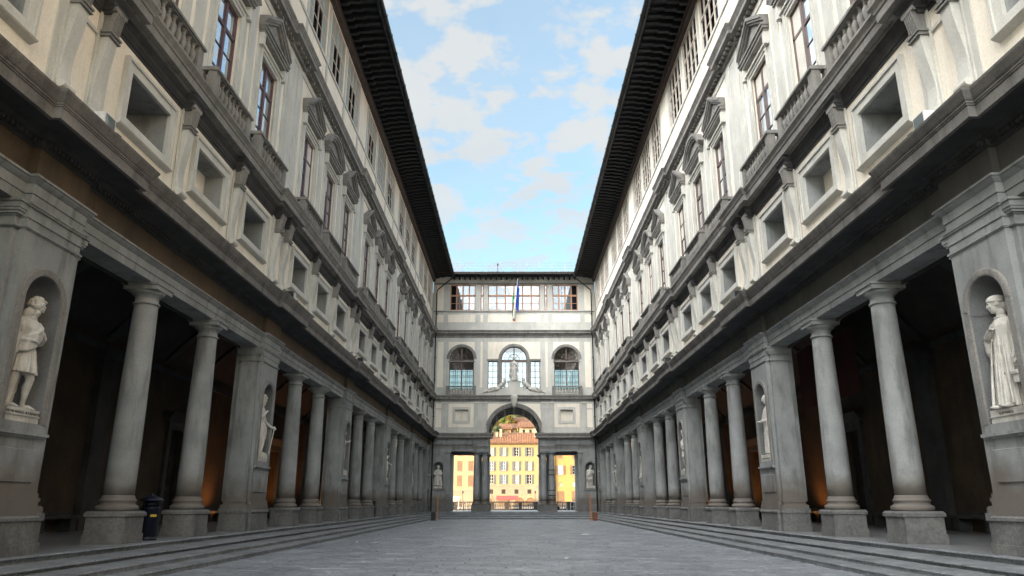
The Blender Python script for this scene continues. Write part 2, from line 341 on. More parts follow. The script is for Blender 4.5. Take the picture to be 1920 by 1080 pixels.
# ------------------------------------------------------------ ground and steps
g = MB(); g.quad((-900, -400, -9.0), (900, -400, -9.0), (900, 2000, -9.0), (-900, 2000, -9.0))
structure(link('ground', g.mesh('ground', 'grass')))
g = MB(); g.box(-30, 30, -40, 99.2, -9.2, GZ - 0.06)
bed = structure(link('courtyard_ground', g.mesh('courtyard_ground', 'joint')))
SX = [8.68, 7.86, 7.17, 6.68]                     # riser planes of the side steps
SZ = [-0.92, -1.036, -1.124, -1.22, GZ]
FYS = [76.2, 72.6, 68.4, 64.2]                    # riser planes of the steps before the end block
for s in (-1, 1):
    pf = MB(); pf.box(8.95, 15.3, Y0, FY, -1.5, PZ)
    structure(link('portico_floor', pf.mesh('portico_floor', 'floor_stone', s < 0)))
    st = structure(link('stone_steps', None))
    outer = [9.2, 8.9, 8.1, 7.4]
    for k in range(4):
        y = -6.0; rr = random.Random(100 * k + s)
        yend = [FY, FYS[0], FYS[1], FYS[2]][k] + (0.0 if k == 0 else 0.2)
        while y < yend - 0.1:
            ln = min(rr.uniform(2.1, 3.2), yend - y)
            if yend - y - ln < 0.8: ln = yend - y
            j = rr.uniform(-0.008, 0.008); w = 0.012
            b = MB(); zt = SZ[k] + rr.uniform(-0.004, 0.004)
            x1 = SX[k-1] + 0.25 if k else 8.96
            x0 = SX[k] + j
            ov = 0.05 if k < 2 else 0.012
            b.prism_y([(x0 + ov, SZ[k+1] - 0.1), (x0 + ov, zt - 0.045), (x0, zt - 0.035), (x0 - .004, zt - 0.02), (x0 + 0.012, zt - 0.004), (x0 + 0.04, zt), (x1, zt), (x1, SZ[k+1] - 0.1)], y + w/2, y + ln - w/2)
            link('step_block', b.mesh('step_block', 'step_stone', s < 0), st)
            y += ln
# end steps and terrace before the end block
st = structure(link('end_steps', None))
for k in range(4):
    x = -SX[k]; rr = random.Random(55 + k)
    while x < SX[k] - 0.1:
        ln = min(rr.uniform(1.8, 2.8), SX[k] - x)
        if SX[k] - x - ln < 0.7: ln = SX[k] - x
        b = MB(); yb = FYS[k-1] + 0.25 if k else FYS[0] + 1.2
        b.prism_x([(FYS[k] + .05, SZ[k+1] - 0.1), (FYS[k] + .05, SZ[k] - 0.045), (FYS[k], SZ[k] - 0.035), (FYS[k], SZ[k] - 0.015), (FYS[k] + 0.03, SZ[k]), (yb, SZ[k]), (yb, SZ[k+1] - 0.1)], x + 0.006, x + ln - 0.006)
        link('step_block', b.mesh('step_block', 'step_stone'), st); x += ln
t = MB(); t.box(-8.97, 8.97, FYS[0] + 1.2, 90, -1.5, PZ)
structure(link('terrace', t.mesh('terrace', 'floor_stone')))
t = MB(); t.box(-60, 60, 90, 98.6, -1.5, PZ + 0.004)
structure(link('riverside_road', t.mesh('riverside_road', 'road')))

# paving: irregular sandstone slabs in courses across the courtyard
pav = structure(link('courtyard_paving', None))
rr = random.Random(3); slabs = []
y = 13.0
while y < FYS[3] + 0.3:
    w = rr.uniform(0.30, 0.52) if y < 40 else rr.uniform(0.5, 0.8)
    x = -6.9 - rr.uniform(0, 0.8)
    while x < 6.75:
        ln = rr.uniform(0.45, 1.25)
        slabs.append((x, y, ln, w)); x += ln
    y += w
rest = [MB(), MB(), MB()]
for i, (x, y, ln, w) in enumerate(slabs):
    gp = rr.uniform(0.003, 0.009)
    ts = [GZ - 0.002 + rr.uniform(-0.010, 0.008) for _ in range(4)]
    xa, xb, ya, yb = max(x + gp, -6.74), min(x + ln - gp, 6.74), y + gp, y + w - gp
    if xb - xa < 0.05: continue
    e = 0.016; j = lambda: rr.uniform(-0.008, 0.008)
    c4 = [(xa + j(), ya + j()), (xb + j(), ya + j()), (xb + j(), yb + j()), (xa + j(), yb + j())]
    cx, cy = (xa + xb) / 2, (ya + yb) / 2
    b = MB() if i < 300 else rest[i % 3]
    def ring(off, zs): return [(px + (off if px < cx else -off), py + (off if py < cy else -off), z) for (px, py), z in zip(c4, zs)]
    b.loops([ring(0, [GZ - 0.08] * 4), ring(0, [z - 0.012 for z in ts]), ring(e, ts)])
    if i < 300: link('slab', b.mesh('slab', ['slab', 'slab_b', 'slab_c'][rr.randrange(3)]), pav)
for k, b in enumerate(rest): stuff(link('slab_field', b.mesh('slab_field', ['slab', 'slab_b', 'slab_c'][k]), pav))

# ------------------------------------------------------------ palace wings
def column_parts(top=5.38, rb=0.345, rt=0.285):
    def base():
        m = MB(); h = 0.455
        m.box(-h - .025, h + .025, -h - .025, h + .025, PZ, -0.70)
        m.box(-h, h, -h, h, -0.70, -0.33)
        m.loops([[(sx*q, sy*q, z) for sx, sy in ((-1,-1),(1,-1),(1,1),(-1,1))] for q, z in ((h+.005, -.33), (h + .04, -.31), (h + .04, -.24), (h + 0.0, -.19))])
        return m.mesh('base', 'plinth_stone')
    def torus():
        m = MB(); p = [(0.43, -0.19), (0.465, -0.17), (0.475, -0.12), (0.46, -0.075), (0.42, -0.06), (0.395, -0.04), (0.385, 0.0), (0.40, 0.02), (0.415, 0.045), (0.405, 0.075), (0.375, 0.085), (0.372, 0.12), (rb, 0.17)]
        m.lathe(0, 0, p, 40); return m.mesh('torus', 'stone')
    def shaft():
        m = MB(); p = []
        for k in range(15):
            t = k / 14; z = 0.17 + t * (4.86 - 0.17); r = rb + (rt - rb) * (max(0, t - 0.12) / 0.88) ** 1.5; p.append((r, z))
        m.lathe(0, 0, p, 40); return m.mesh('shaft', 'stone')
    def cap():
        m = MB(); p = [(rt, 4.86), (rt + .035, 4.865), (rt + .045, 4.89), (rt + .035, 4.915), (rt, 4.92), (rt, 5.07), (rt + .02, 5.075), (rt + .02, 5.10), (rt + .05, 5.11), (rt + .11, 5.16), (rt + .13, 5.21)]
        m.lathe(0, 0, p, 40)
        q = rt + 0.145
        m.loops([[(sx*a, sy*a, z) for sx, sy in ((-1,-1),(1,-1),(1,1),(-1,1))] for a, z in ((q, 5.21), (q, 5.31), (q + .04, 5.33), (q + .04, 5.38))])
        return m.mesh('capital', 'stone')
    return [('base', base), ('torus', torus), ('shaft', shaft), ('capital', cap)]
CP = [(n, fn()) for n, fn in column_parts()]
def add_column(parent, x, y):
    c = link('column', None, parent, (x, y, 0))
    for n, me in CP: link(n, me, c)
    return c

def pier_front(flip):
    """courtyard face of a pier with a round-headed niche; local y = 0 at the pier axis"""
    X = 9.03; H = 0.853; nh = 0.56; zb = 1.42; zs = 3.62; n = 24
    f = MB()
    # face round the niche opening
    f.quad((X, -H, 0.05), (X, H, 0.05), (X, H, zb), (X, -H, zb))
    zj = [zb, 2.12, 2.13, 2.88, 2.89, zs]
    for k in (0, 2, 4):
        for q in (-1, 1): f.quad((X, q*H, zj[k]), (X, q*nh, zj[k]), (X, q*nh, zj[k+1]), (X, q*H, zj[k+1]))
    for k in (1, 3):
        for q in (-1, 1): f.quad((X + .012, q*H, zj[k] - .02), (X + .012, q*nh, zj[k] - .02), (X + .012, q*nh, zj[k+1] + .02), (X + .012, q*H, zj[k+1] + .02))
    arc = [(-nh * math.cos(PI*k/n), zs + nh * math.sin(PI*k/n)) for k in range(n + 1)]
    zt = 4.86
    for k in range(n):
        (a, b), (c, d) = arc[k], arc[k+1]
        ea = -H + 2*H*k/n; ec = -H + 2*H*(k+1)/n
        f.quad((X, a, b), (X, c, d), (X, ec, zt), (X, ea, zt))
    f.quad((X, -H, zs), (X, -nh, zs), (X, -H, zt))
    f.quad((X, H, zs), (X, nh, zs), (X, H, zt))
    # flanks and back
    f.box(X + 0.5, 10.0, -H + .002, H - .002, 0.05, 5.38)
    for sy in (-1, 1): f.quad((X, sy*H, 0.05), (X + .55, sy*H, 0.05), (X + .55, sy*H, zt), (X, sy*H, zt))
    # capital bands
    for q, z0, z1 in ((0.02, 4.86, 4.885), (0.045, 4.885, 4.93), (0.005, 4.93, 5.085), (0.03, 5.085, 5.11), (0.012, 5.11, 5.30), (0.05, 5.30, 5.34), (0.075, 5.34, 5.378)):
        f.box(X - q, 9.6, -H - q, H + q, z0, z1)
    body = f.mesh('shaft', 'stone', flip)
    pl = MB()
    pl.box(X - 0.13, 9.95, -H - .04, H + .04, PZ, -0.74)
    pl.box(X - 0.09, 9.95, -H - .01, H + .01, -0.74, -0.34)
    pl.prism_y([(X - .09, -.34), (X - .125, -.32), (X - .125, -.27), (X - .07, -.235), (9.9, -.235), (9.9, -.34)], -H - .035, H + .035)
    plinth = pl.mesh('plinth', 'plinth_stone', flip)
    c = MB(); c.box(X - .05, 9.9, -H - .012, H + .012, -.235, .05)
    # raised tablet under the niche, sill and surround
    c.prism_y([(X, .35), (X - .035, .365), (X - .035, .94), (X, .955)], -.60, .60)
    c.box(X - .05, X + .02, -.74, .74, 1.15, 1.19); c.box(X - .09, X + .02, -.78, .78, 1.19, 1.25); c.box(X - .03, X + .02, -.70, .70, 1.25, zb)
    course = c.mesh('course', 'stone', flip)
    w = 0.15; d = 0.045
    su = MB()
    for sy in (-1, 1):
        su.box(X - d, X + .06, *sorted((sy * nh, sy * (nh + w))), zb, zs)
    ring = lambda r, x: [(x, -r * math.cos(PI*k/n), zs + r * math.sin(PI*k/n)) for k in range(n + 1)]
    su.loops([ring(nh, X + .05), ring(nh, X - d), ring(nh + .03, X - d - .012), ring(nh + w - .03, X - d - .012), ring(nh + w, X - d), ring(nh + w, X)], closed=False, smooth=False)
    sur = su.mesh('niche_surround', 'stone_warm', flip)
    ni = MB(); dep = 0.54
    prof = [(nh * math.cos(PI*k/16), nh * math.sin(PI*k/16)) for k in range(17)]      # y, depth
    ni.loops([[(X + max(dy * dep / nh, 0), y, z) for y, dy in prof] for z in (zb, zs)], closed=False, smooth=True)
    rings = []
    for i in range(9):
        a = i / 8 * PI / 2; rings.append([(X + dy * dep / nh * math.cos(a), y * math.cos(a), zs + nh * math.sin(a)) for y, dy in prof])
    ni.loops(rings, closed=False, smooth=True)
    ni.quad(*[(X + dy * dep / nh, y, zb) for y, dy in prof])
    for k in range(16):   # impost band inside the niche
        (ya, da), (yb, db) = prof[k], prof[k+1]; q = .97
        ni.quad((X + da*dep/nh*q, ya*q, zs - .09), (X + db*dep/nh*q, yb*q, zs - .09), (X + db*dep/nh*q, yb*q, zs - .03), (X + da*dep/nh*q, ya*q, zs - .03))
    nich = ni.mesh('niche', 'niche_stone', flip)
    return [('shaft', body), ('plinth', plinth), ('course', course), ('niche_surround', sur), ('niche', nich)]
def pilaster(flip, sy):
    """tapered half pier on the flank of a pier; sy = side along y"""
    H = 0.853; out = []
    m = MB(); xa, xb = 9.13, 9.82; d0 = 0.16; d1 = 0.10
    y0 = sy * H
    rings = []
    for k in range(9):
        t = k / 8; z = 0.17 + t * 4.69; q = 0.055 * max(0, t - .15) ** 1.5
        ya = sy * (H + d0 - q * 0.9)
        rings.append([(xa + q, y0, z), (xa + q, ya, z), (xb - q, ya, z), (xb - q, y0, z)])
    m.loops(rings)
    out.append(('shaft', m.mesh('shaft', 'stone', flip)))
    b = MB()
    def bx(q, z0, z1, dd): b.box(xa - q, xb + q, *sorted((y0, sy * (H + dd))), z0, z1)
    for q, z0, z1 in ((.105, -.19, -.08), (.085, -.08, -.06), (.03, -.06, .02), (.055, .02, .085), (.025, .085, .17)): bx(q, z0, z1, d0 + q)
    t0 = -.09
    for q, z0, z1 in ((0.01, 4.86, 4.875), (.03, 4.875, 4.91), (t0+.05, 4.91, 5.08), (-.01, 5.08, 5.11), (.04, 5.11, 5.16), (.07, 5.16, 5.21), (.09, 5.21, 5.32), (.125, 5.32, 5.376)): bx(q, z0, z1, d0 + q)
    for q in (0, 1):
        h_ = type(b)(); keep = [i for i in range(0, len(b.v), 8) if (b.v[i][2] > 2) == bool(q)]
        for i in keep:
            xs = [v[0] for v in b.v[i:i+8]]; ys = [v[1] for v in b.v[i:i+8]]; zs = [v[2] for v in b.v[i:i+8]]; h_.box(min(xs), max(xs), min(ys), max(ys), min(zs), max(zs))
        out.append((('base_moulding', 'capital')[q], h_.mesh(('base_moulding', 'capital')[q], 'stone', flip)))
    p = MB(); q = .11
    p.box(xa - q - .025, xb + q + .02, *sorted((y0, sy * (H + d0 + q + .025))), PZ, -.72)
    p.box(xa - q, xb + q, *sorted((y0, sy * (H + d0 + q))), -.72, -.33)
    p.box(xa - q - .03, xb + q + .03, *sorted((y0, sy * (H + d0 + q + .03))), -.33, -.19)
    out.append(('plinth', p.mesh('plinth', 'plinth_stone', flip)))
    return out

def console_meshes(flip):
    """scroll bracket with fluted head, local origin on the wall plane, local z absolute"""
    body = MB(); w = 0.17
    side = []
    for k in range(17):
        t = k / 16; z = 9.86 - t * 1.82
        p = 0.23 - 0.15 * (0.5 - 0.5 * math.cos(min(1, t * 1.25) * PI)) + 0.07 * max(0, t - .7) / .3 * t
        side.append((-p, z))
    body.prism_y([(0.0, 8.0)] + [(0.0, 9.86)] + side, -w, w)
    body.box(-.05, .0, -w - .07, w + .07, 7.70, 10.45)
    n = 16
    body.loops([[(-.17 + .085 * math.cos(2*PI*k/n), y, 8.0 + .085 * math.sin(2*PI*k/n)) for k in range(n)] for y in (-w - .03, w + .03)], smooth=False)
    body.prism_y([(0, 7.75), (-.05, 7.75), (-.13, 7.93), (0, 8.0)], -w + .03, w - .03)
    a = body.mesh('scroll', 'wall_grey', flip)
    hd = MB()
    for q, z0, z1 in ((.05, 9.86, 9.90), (.025, 9.90, 9.95), (.06, 9.95, 10.0), (.02, 10.0, 10.05)):
        hd.box(-.24 - q, 0, -w - q, w + q, z0, z1)
    for k in range(5):
        yc = -w + .034 + k * (2 * w - .068) / 4
        hd.loops([[(-.22, yc - .026, z), (-.265 - (z - 10.05) * .16, yc - .018, z), (-.265 - (z - 10.05) * .16, yc + .018, z), (-.22, yc + .026, z)] for z in (10.05, 10.5)])
    hd.box(-.23, 0, -w, w, 10.05, 10.52)
    hd.box(-.34, 0, -w - .06, w + .06, 10.50, 10.60)
    b = hd.mesh('head', 'stone_warm', flip)
    return [('scroll', a), ('head', b)]

def mezz_window(flip, blind):
    f = MB(); X = XW
    frame_boxes(f, X - .09, X + .02, -1.29, 1.29, 8.40, 10.15, .29, .26)
    frame_boxes(f, X - .13, X - .09, -1.29, 1.29, 8.40, 10.15, .07, .07)
    f.prism_y([(X, 8.32), (X - .14, 8.37), (X - .17, 8.40), (X, 8.42)], -1.33, 1.33)
    out = [('frame', f.mesh('frame', 'wall_grey', flip))]
    r = MB(); ya, yb, za, zb = -1.0, 1.0, 8.66, 9.86; dep = .55 if blind else 1.15; sp = .06
    q0 = [(ya, za), (yb, za), (yb, zb), (ya, zb)]; q1 = [(ya + sp, za + sp), (yb - sp, za + sp), (yb - sp, zb - .02), (ya + sp, zb - .02)]
    for k in range(4):
        a, b = q0[k], q0[(k+1) % 4]; c, d = q1[(k+1) % 4], q1[k]
        r.quad((X, *a), (X, *b), (X + dep, *c), (X + dep, *d))
    out.append(('reveal', r.mesh('reveal', 'stone', flip)))
    p = MB(); p.quad(*[(X + dep - .01, a, b) for a, b in q1])
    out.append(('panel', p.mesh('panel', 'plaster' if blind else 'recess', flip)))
    return out

def noble_window(flip, kind):
    X = XW; W = .86; zb = 11.45; zt = 15.68
    f = MB()
    for q, e in ((0.0, .05), (.10, .09), (.22, .12)):
        pass
    frame_boxes(f, X - .05, X + .02, -1.10, 1.10, 11.36, 15.90, .24, 0)
    frame_boxes(f, X - .09, X - .05, -1.08, 1.08, 11.36, 15.90, .12, 0)
    f.box(X - .16, X, -1.12, 1.12, 15.90, 15.96)
    for sy in (-1, 1):
        f.box(X - .03, X + .01, *sorted((sy * 1.12, sy * 1.38)), 11.36, 16.28)
        f.box(X - .20, X + .01, *sorted((sy * 1.14, sy * 1.34)), 15.8, 16.28)
    frm = f.mesh('frame', 'wall_grey', flip)
    p = MB(); H = 1.43
    prof = [(0, 16.28), (.20, 16.28), (.20, 16.40), (.24, 16.42), (.24, 16.50), (.28, 16.52), (.30, 16.60), (0, 16.60)]
    def prism(hh, pr): p.prism_y([(X - a, z) for a, z in pr], -hh, hh)
    prism(H - .08, [(0, 16.28), (.20, 16.28), (.20, 16.40), (0, 16.40)])
    prism(H - .03, [(0, 16.40), (.25, 16.40), (.25, 16.52), (0, 16.52)])
    prism(H, [(0, 16.52), (.30, 16.52), (.30, 16.60), (0, 16.60)])
    if kind == 'tri':
        for sy in (-1, 1):
            for dx, t0, t1 in ((.33, .20, .34), (.28, .10, .20), (.20, .0, .10)):
                a = [(sy * H, 16.60 + t0), (0, 17.46 + t0), (0, 17.46 + t1), (sy * H, 16.60 + t1)]
                p.loops([[(X, y, z) for y, z in a], [(X - dx, y, z) for y, z in a]])
        tri = [(-H + .1, 16.60), (H - .1, 16.60), (0, 17.46)]
        p.loops([[(X + .02, y, z) for y, z in tri], [(X - .10, y, z) for y, z in tri]])
        in_ = [(-.42, 16.72), (.42, 16.72), (0, 17.12)]
        p.loops([[(X - .10, y, z) for y, z in in_], [(X - .15, y, z) for y, z in in_]])
    else:
        n = 20; hgt = .82; Rr = (H*H + hgt*hgt) / (2*hgt); cz = 16.60 + hgt - Rr; a0 = math.asin(H / Rr)
        def arc(r): return [(r * math.sin(-a0 + 2*a0*k/n), cz + r * math.cos(-a0 + 2*a0*k/n)) for k in range(n + 1)]
        for dx, t0, t1 in ((.33, .20, .34), (.28, .10, .20), (.20, .0, .10)):
            o_, i_ = arc(Rr + t1), arc(Rr + t0)
            p.loops([[(X, y, z) for y, z in i_], [(X - dx, y, z) for y, z in i_], [(X - dx, y, z) for y, z in o_], [(X, y, z) for y, z in o_]], closed=False)
            for e in (0, -1):
                p.quad((X, *i_[e]), (X - dx, *i_[e]), (X - dx, *o_[e]), (X, *o_[e]))
        o_ = arc(Rr)
        p.quad(*[(X - .08, y, z) for y, z in o_])
        i2 = [(y * .5, 16.7 + (z - 16.6) * .5) for y, z in o_]
        p.loops([[(X - .07, y, z) for y, z in i2], [(X - .13, y, z) for y, z in i2]])
    ped = p.mesh('pediment', 'stone_warm', flip)
    rf = MB()
    rf.quad((X, -H - .02, 16.97), (X - .34, -H - .02, 16.955), (X - .34, 0, 17.815), (X, 0, 17.83)); rf.quad((X, H + .02, 16.97), (X - .34, H + .02, 16.955), (X - .34, 0, 17.815), (X, 0, 17.83))
    # casement
    c = MB(); XG = X + .13
    frame_boxes(c, XG - .04, XG + .03, -W, W, zb, zt, .13, .14)
    c.box(XG - .05, XG + .02, -.075, .075, zb, zt)
    c.box(XG - .04, XG + .02, -W, W, 14.62, 14.74)
    cas = c.mesh('casement', 'red_wood' if flip else 'brown_wood', flip)
    mu = MB()
    for sy in (-1, 1):
        for k in range(1, 4): mu.box(XG - .02, XG + .01, *sorted((sy * .07, sy * (W - .12))), zb + k * .80 - .022, zb + k * .80 + .022)
    mun = mu.mesh('muntin', 'door_dark', flip)
    gl = MB(); gl.quad((XG, -W, zb), (XG, W, zb), (XG, W, zt), (XG, -W, zt))
    glm = gl.mesh('glass', 'glass', flip)
    return [('frame', frm), ('pediment', ped), ('casement', cas), ('muntin', mun), ('glass', glm)]

BAL = [(.05, 0), (.085, 0), (.085, .035), (.055, .05), (.05, .07), (.06, .12), (.082, .22), (.095, .31), (.088, .39), (.06, .455), (.042, .49), (.042, .52), (.062, .54), (.042, .56), (.045, .60), (.07, .625), (.08, .64), (.08, .67)]
def baluster_mesh(name='baluster', m='stone_warm', sc=1.0, n=14):
    b = MB(); b.lathe(0, 0, [(r * sc, z * sc) for r, z in BAL], n); return b.mesh(name, m)
BALM = baluster_mesh(); BALF = baluster_mesh(n=8)
def balcony_meshes(flip):
    X0, X1 = 8.66, 8.90; z0 = 11.36; H = 1.47
    r = MB()
    r.prism_y([(X0 - .05, 12.12), (X0 - .05, 12.2), (X0 - .02, 12.24), (X1 + .05, 12.24), (X1 + .05, 12.12)], -H - .04, H + .04)
    r.box(X0, X1, -H, H, 12.08, 12.12)
    for sy in (-1, 1):
        r.box(X1 + .05, XW, *sorted((sy * (H - .22), sy * (H + .04))), 12.12, 12.235)
    rail = r.mesh('rail', 'stone_warm', flip)
    p = MB()
    for sy in (-1, 1):
        p.box(X0 + .01, X1 + .02, *sorted((sy * (H - .30), sy * H)), z0, 12.08)
        p.box(XW - .12, XW, *sorted((sy * (H - .20), sy * H)), z0, 12.12)
    p.box(X0 - .01, X1 + .01, -H, H, z0, z0 + .05)
    ped = p.mesh('pedestal', 'stone_warm', flip)
    return rail, ped

def top_window(flip, variant):
    X = 9.27; z0, z1 = 20.98, 24.25; H = 1.52
    f = MB(); XF = X + .06
    frame_boxes(f, XF - .045, XF + .04, -H, H, z0, z1, .085, .12)
    zt = 22.95
    f.box(XF - .04, XF + .03, -H, H, zt - .06, zt + .06)
    for y in (-.76, 0, .76): f.box(XF - .035, XF + .03, y - .04, y + .04, z0, z1)
    fr = f.mesh('frame', 'tan_wood', flip)
    m = MB()
    for y in (-1.14, 1.14): m.box(XF - .02, XF + .01, y - .38, y + .38, 21.95, 22.0)
    m.box(XF - .02, XF + .01, -.71, .71, 21.95, 22.0)
    mu = m.mesh('muntin', 'tan_wood', flip)
    gl = MB(); glm = gl
    def pane(mb, ya, yb, za, zb, dx=0.0): mb.quad((XF + dx, ya, za), (XF + dx, yb, za), (XF + dx, yb, zb), (XF + dx, ya, zb))
    for k in range(4): pane(gl, -1.52 + .76 * k + .03, -.76 + .76 * k - .03, zt, z1)
    for k in (0, 3) if variant != 2 else (0, 1, 2, 3): pane(gl, -1.52 + .76 * k + .03, -.76 + .76 * k - .03, z0, zt)
    g1 = gl.mesh('glass', 'glass_green', flip)
    out = [('frame', fr), ('muntin', mu), ('glass', g1)]
    if variant != 2:
        d = MB(); pane(d, -.73, -.03, z0, zt); pane(d, .03, .73, z0, zt); out.append(('open_sash', d.mesh('open_sash', 'glass_dark', flip)))
    return out

def build_wing(s):
    fl = s < 0; side = SIDE[s]
    wing = thing('palace_wing', f'long {side} palace wing with columned portico, pedimented windows and dark wooden eaves', 'palace wing', (s * 12, 36, PZ))
    off = Vector((-s * 12, -36, -PZ))
    def P(name, me, par=None, y=0.0, x=0.0):
        if par is None: return link(name, me, wing, (off.x + x, off.y + y, off.z))
        return link(name, me, par, (x, y, 0))
    def part(name, mb, m): return P(name, mb.mesh(name, m, fl))
    def parts(name, mb, m):
        for q in islands(mb): part(name, q, m)
    def grp(name, y, x=0.0): return P(name, None, None, y, x)
    XL = Y1
    # columns
    for y in COLS: 
        c = P('column', None, None, y, s * 9.48)
        for n, me in CP: link(n, me, c)
    pf = pier_front(fl); pa = pilaster(fl, -1); pb = pilaster(fl, 1)
    for y in PIERS:
        g = grp('pier', y)
        for n, me in pf: link(n, me, g)
        for lst in ([pa, pb] if y < 79 else [pa]):
            q = grp('pilaster', y)
            for n, me in lst: link(n, me, q)
    RES = [(y - .853, min(y + .853, FY - .01)) for y in PIERS]
    # entablature
    a = MB(); sweep(a, [(-.67, 5.38), (0, 5.38), (0, 5.565), (.025, 5.57), (.025, 5.76), (.05, 5.775), (.10, 5.82), (.12, 5.85), (.15, 5.86), (.15, 5.905), (-.67, 5.905)], XW, Y0, XL, RES, .15)
    part('architrave', a, 'stone')
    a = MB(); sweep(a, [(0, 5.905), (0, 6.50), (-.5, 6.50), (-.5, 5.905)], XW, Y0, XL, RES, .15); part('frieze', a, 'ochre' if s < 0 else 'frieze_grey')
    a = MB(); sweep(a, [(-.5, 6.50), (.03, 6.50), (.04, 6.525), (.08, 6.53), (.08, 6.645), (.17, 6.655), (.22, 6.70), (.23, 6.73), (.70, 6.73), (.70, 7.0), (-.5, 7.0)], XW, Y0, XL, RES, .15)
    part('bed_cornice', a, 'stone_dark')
    a = MB(); sweep(a, [(.705, 6.735), (.705, 6.71), (.79, 6.71), (.79, 6.93), (.81, 6.935), (.81, 6.965), (.83, 6.97), (.83, 7.0), (.86, 7.03), (.90, 7.10), (.94, 7.17), (.95, 7.215), (.0, 7.33), (-.5, 7.33), (-.5, 7.005), (.705, 7.005)], XW, Y0, XL, RES, .15)
    part('corona', a, 'corona_stone')
    d = MB(); y = 9.0
    while y < XL - .2:
        inr = any(a0 - .1 < y < b0 + .1 for a0, b0 in RES); x = XW - .08 - (.15 if inr else 0)
        d.box(x - .075, x + .02, y, y + .075, 6.545, 6.635); y += .13
    stuff(part('dentils', d, 'stone_dark'))
    # mezzanine
    wins = [b + o for b in BAYS for o in (-3.85, 0, 3.85)]
    w = MB(); wall_holes(w, XW, Y0, XL, 7.2, 10.75, [(y - 1.0, y + 1.0, 8.66, 9.86) for y in wins if y > 2], .02); part('mezzanine_wall', w, 'plaster')
    mb_ = mezz_window(fl, True); mo = mezz_window(fl, False)
    for i, y in enumerate(wins):
        if y < 2: continue
        g = grp('mezzanine_window', y)
        for n, me in (mb_ if i % 3 == 1 else mo): link(n, me, g)
    cm = console_meshes(fl)
    cons = [b + o for b in BAYS for o in (-1.925, 1.925)] + [p + o for p in PIERS for o in (-.56, .56)]
    strip = MB()
    for p in PIERS:
        strip.box(XW - .035, XW + .01, p - .98, p - .33, 7.25, 10.62)
        strip.box(XW - .035, XW + .01, p + .33, min(p + .98, FY - .02), 7.25, 10.62)
        strip.box(XW - .05, XW + .01, p - .9, min(p + .9, FY - .02), 9.88, 9.96)
    strip.box(XW - .05, XW + .01, Y0, XL, 7.25, 7.72)
    parts('stone_strip', strip, 'wall_grey')
    for y in sorted(cons):
        if y < 2 or y > FY - .3: continue
        g = grp('console', y, s * (XW - .02))
        for n, me in cm: link(n, me, g)
    a = MB(); sweep(a, [(-.2, 10.42), (.02, 10.42), (.03, 10.50), (.06, 10.51), (.09, 10.58), (.11, 10.60), (.11, 10.70), (.18, 10.78), (.20, 10.84), (-.2, 10.84)], XW, Y0, XL, [(y - .2, y + .2) for y in sorted(cons) if 0 < y < FY - .5], .22)
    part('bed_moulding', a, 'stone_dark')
    a = MB(); sweep(a, [(-.2, 10.84), (.25, 10.85), (.25, 10.90), (.42, 10.90), (.42, 11.12), (.45, 11.13), (.47, 11.20), (.53, 11.28), (.55, 11.30), (.55, 11.36), (-.2, 11.37)], XW, Y0, XL, [(p - .98, min(p + .98, FY - .01)) for p in PIERS], .15)
    part('string_cornice', a, 'stone_warm')
    # piano nobile
    w = MB(); wall_holes(w, XW, Y0, XL, 11.3, 18.1, [(y - .86, y + .86, 11.45, 15.68) for y in wins if y > 2], .2); part('noble_floor_wall', w, 'plaster')
    brr = random.Random(40 + s)
    tri = noble_window(fl, 'tri'); seg = noble_window(fl, 'seg'); rail, ped = balcony_meshes(fl)
    for i, y in enumerate(wins):
        if y < 8: continue
        g = grp('window', y)
        for n, me in (seg if i % 3 == 1 else tri): link(n, me, g)
        if brr.random() < .45:
            q = MB(); zt_ = 15.66; zl = brr.choice([14.6, 13.9, 13.1, 11.5]); yy = brr.choice([(-.84, .84), (-.84, -.02), (.02, .84)])
            q.box(XW + .105, XW + .118, yy[0], yy[1], zl, zt_); link('blind', q.mesh('blind', 'blind_cloth', fl), g)
        g = grp('balcony', y); link('rail', rail, g); link('pedestal', ped, g)
        for k in range(8):
            link('baluster', BALM if y < 45 else BALF, g, (s * 8.78, -1.02 + k * 2.04 / 7, 11.41))
    st = MB()
    for b in BAYS:
        for o in (-1.925, 1.925): st.box(XW - .04, XW + .01, b + o - .30, b + o + .30, 11.3, 18.0)
    for p in PIERS:
        for o in (-.78, .36):
            ya, yb = p + o, min(p + o + .42, FY - .02)
            if yb > ya: st.box(XW - .06, XW + .01, ya, yb, 11.3, 18.0)
        st.box(XW - .025, XW + .01, p - 1.1, min(p + 1.1, FY - .03), 11.3, 18.0)
    st.box(XW - .05, XW + .01, Y0, XL, 17.75, 18.0)
    parts('pilaster_strip', st, 'wall_grey')
    R3 = [(p - .98, min(p + .98, FY - .01)) for p in PIERS]
    a = MB(); sweep(a, [(-.2, 17.96), (.03, 17.96), (.05, 18.02), (.05, 18.04), (.05, 18.20), (.26, 18.205), (.26, 18.22), (.38, 18.22), (.38, 18.40), (.40, 18.41), (.42, 18.46), (.48, 18.54), (.50, 18.57), (.50, 18.62), (-.2, 18.64)], XW, Y0, XL, R3, .15)
    part('upper_cornice', a, 'stone_warm')
    d = MB(); y = 18.0
    while y < XL - .3:
        inr = any(a0 - .1 < y < b0 + .1 for a0, b0 in R3); x = XW - .05 - (.15 if inr else 0)
        d.box(x - .17, x + .02, y, y + .16, 18.06, 18.195); y += .33
    stuff(part('modillions', d, 'stone_warm'))
    # top floor
    XT = 9.27
    tw = [b + o for b in BAYS for o in (-3.75, 0, 3.75)]
    w = MB(); wall_holes(w, XT, Y0, XL, 18.5, 25.3, [(y - 1.52, y + 1.52, 20.98, 24.25) for y in tw if y > 8], .2); part('top_floor_wall', w, 'plaster')
    st = MB()
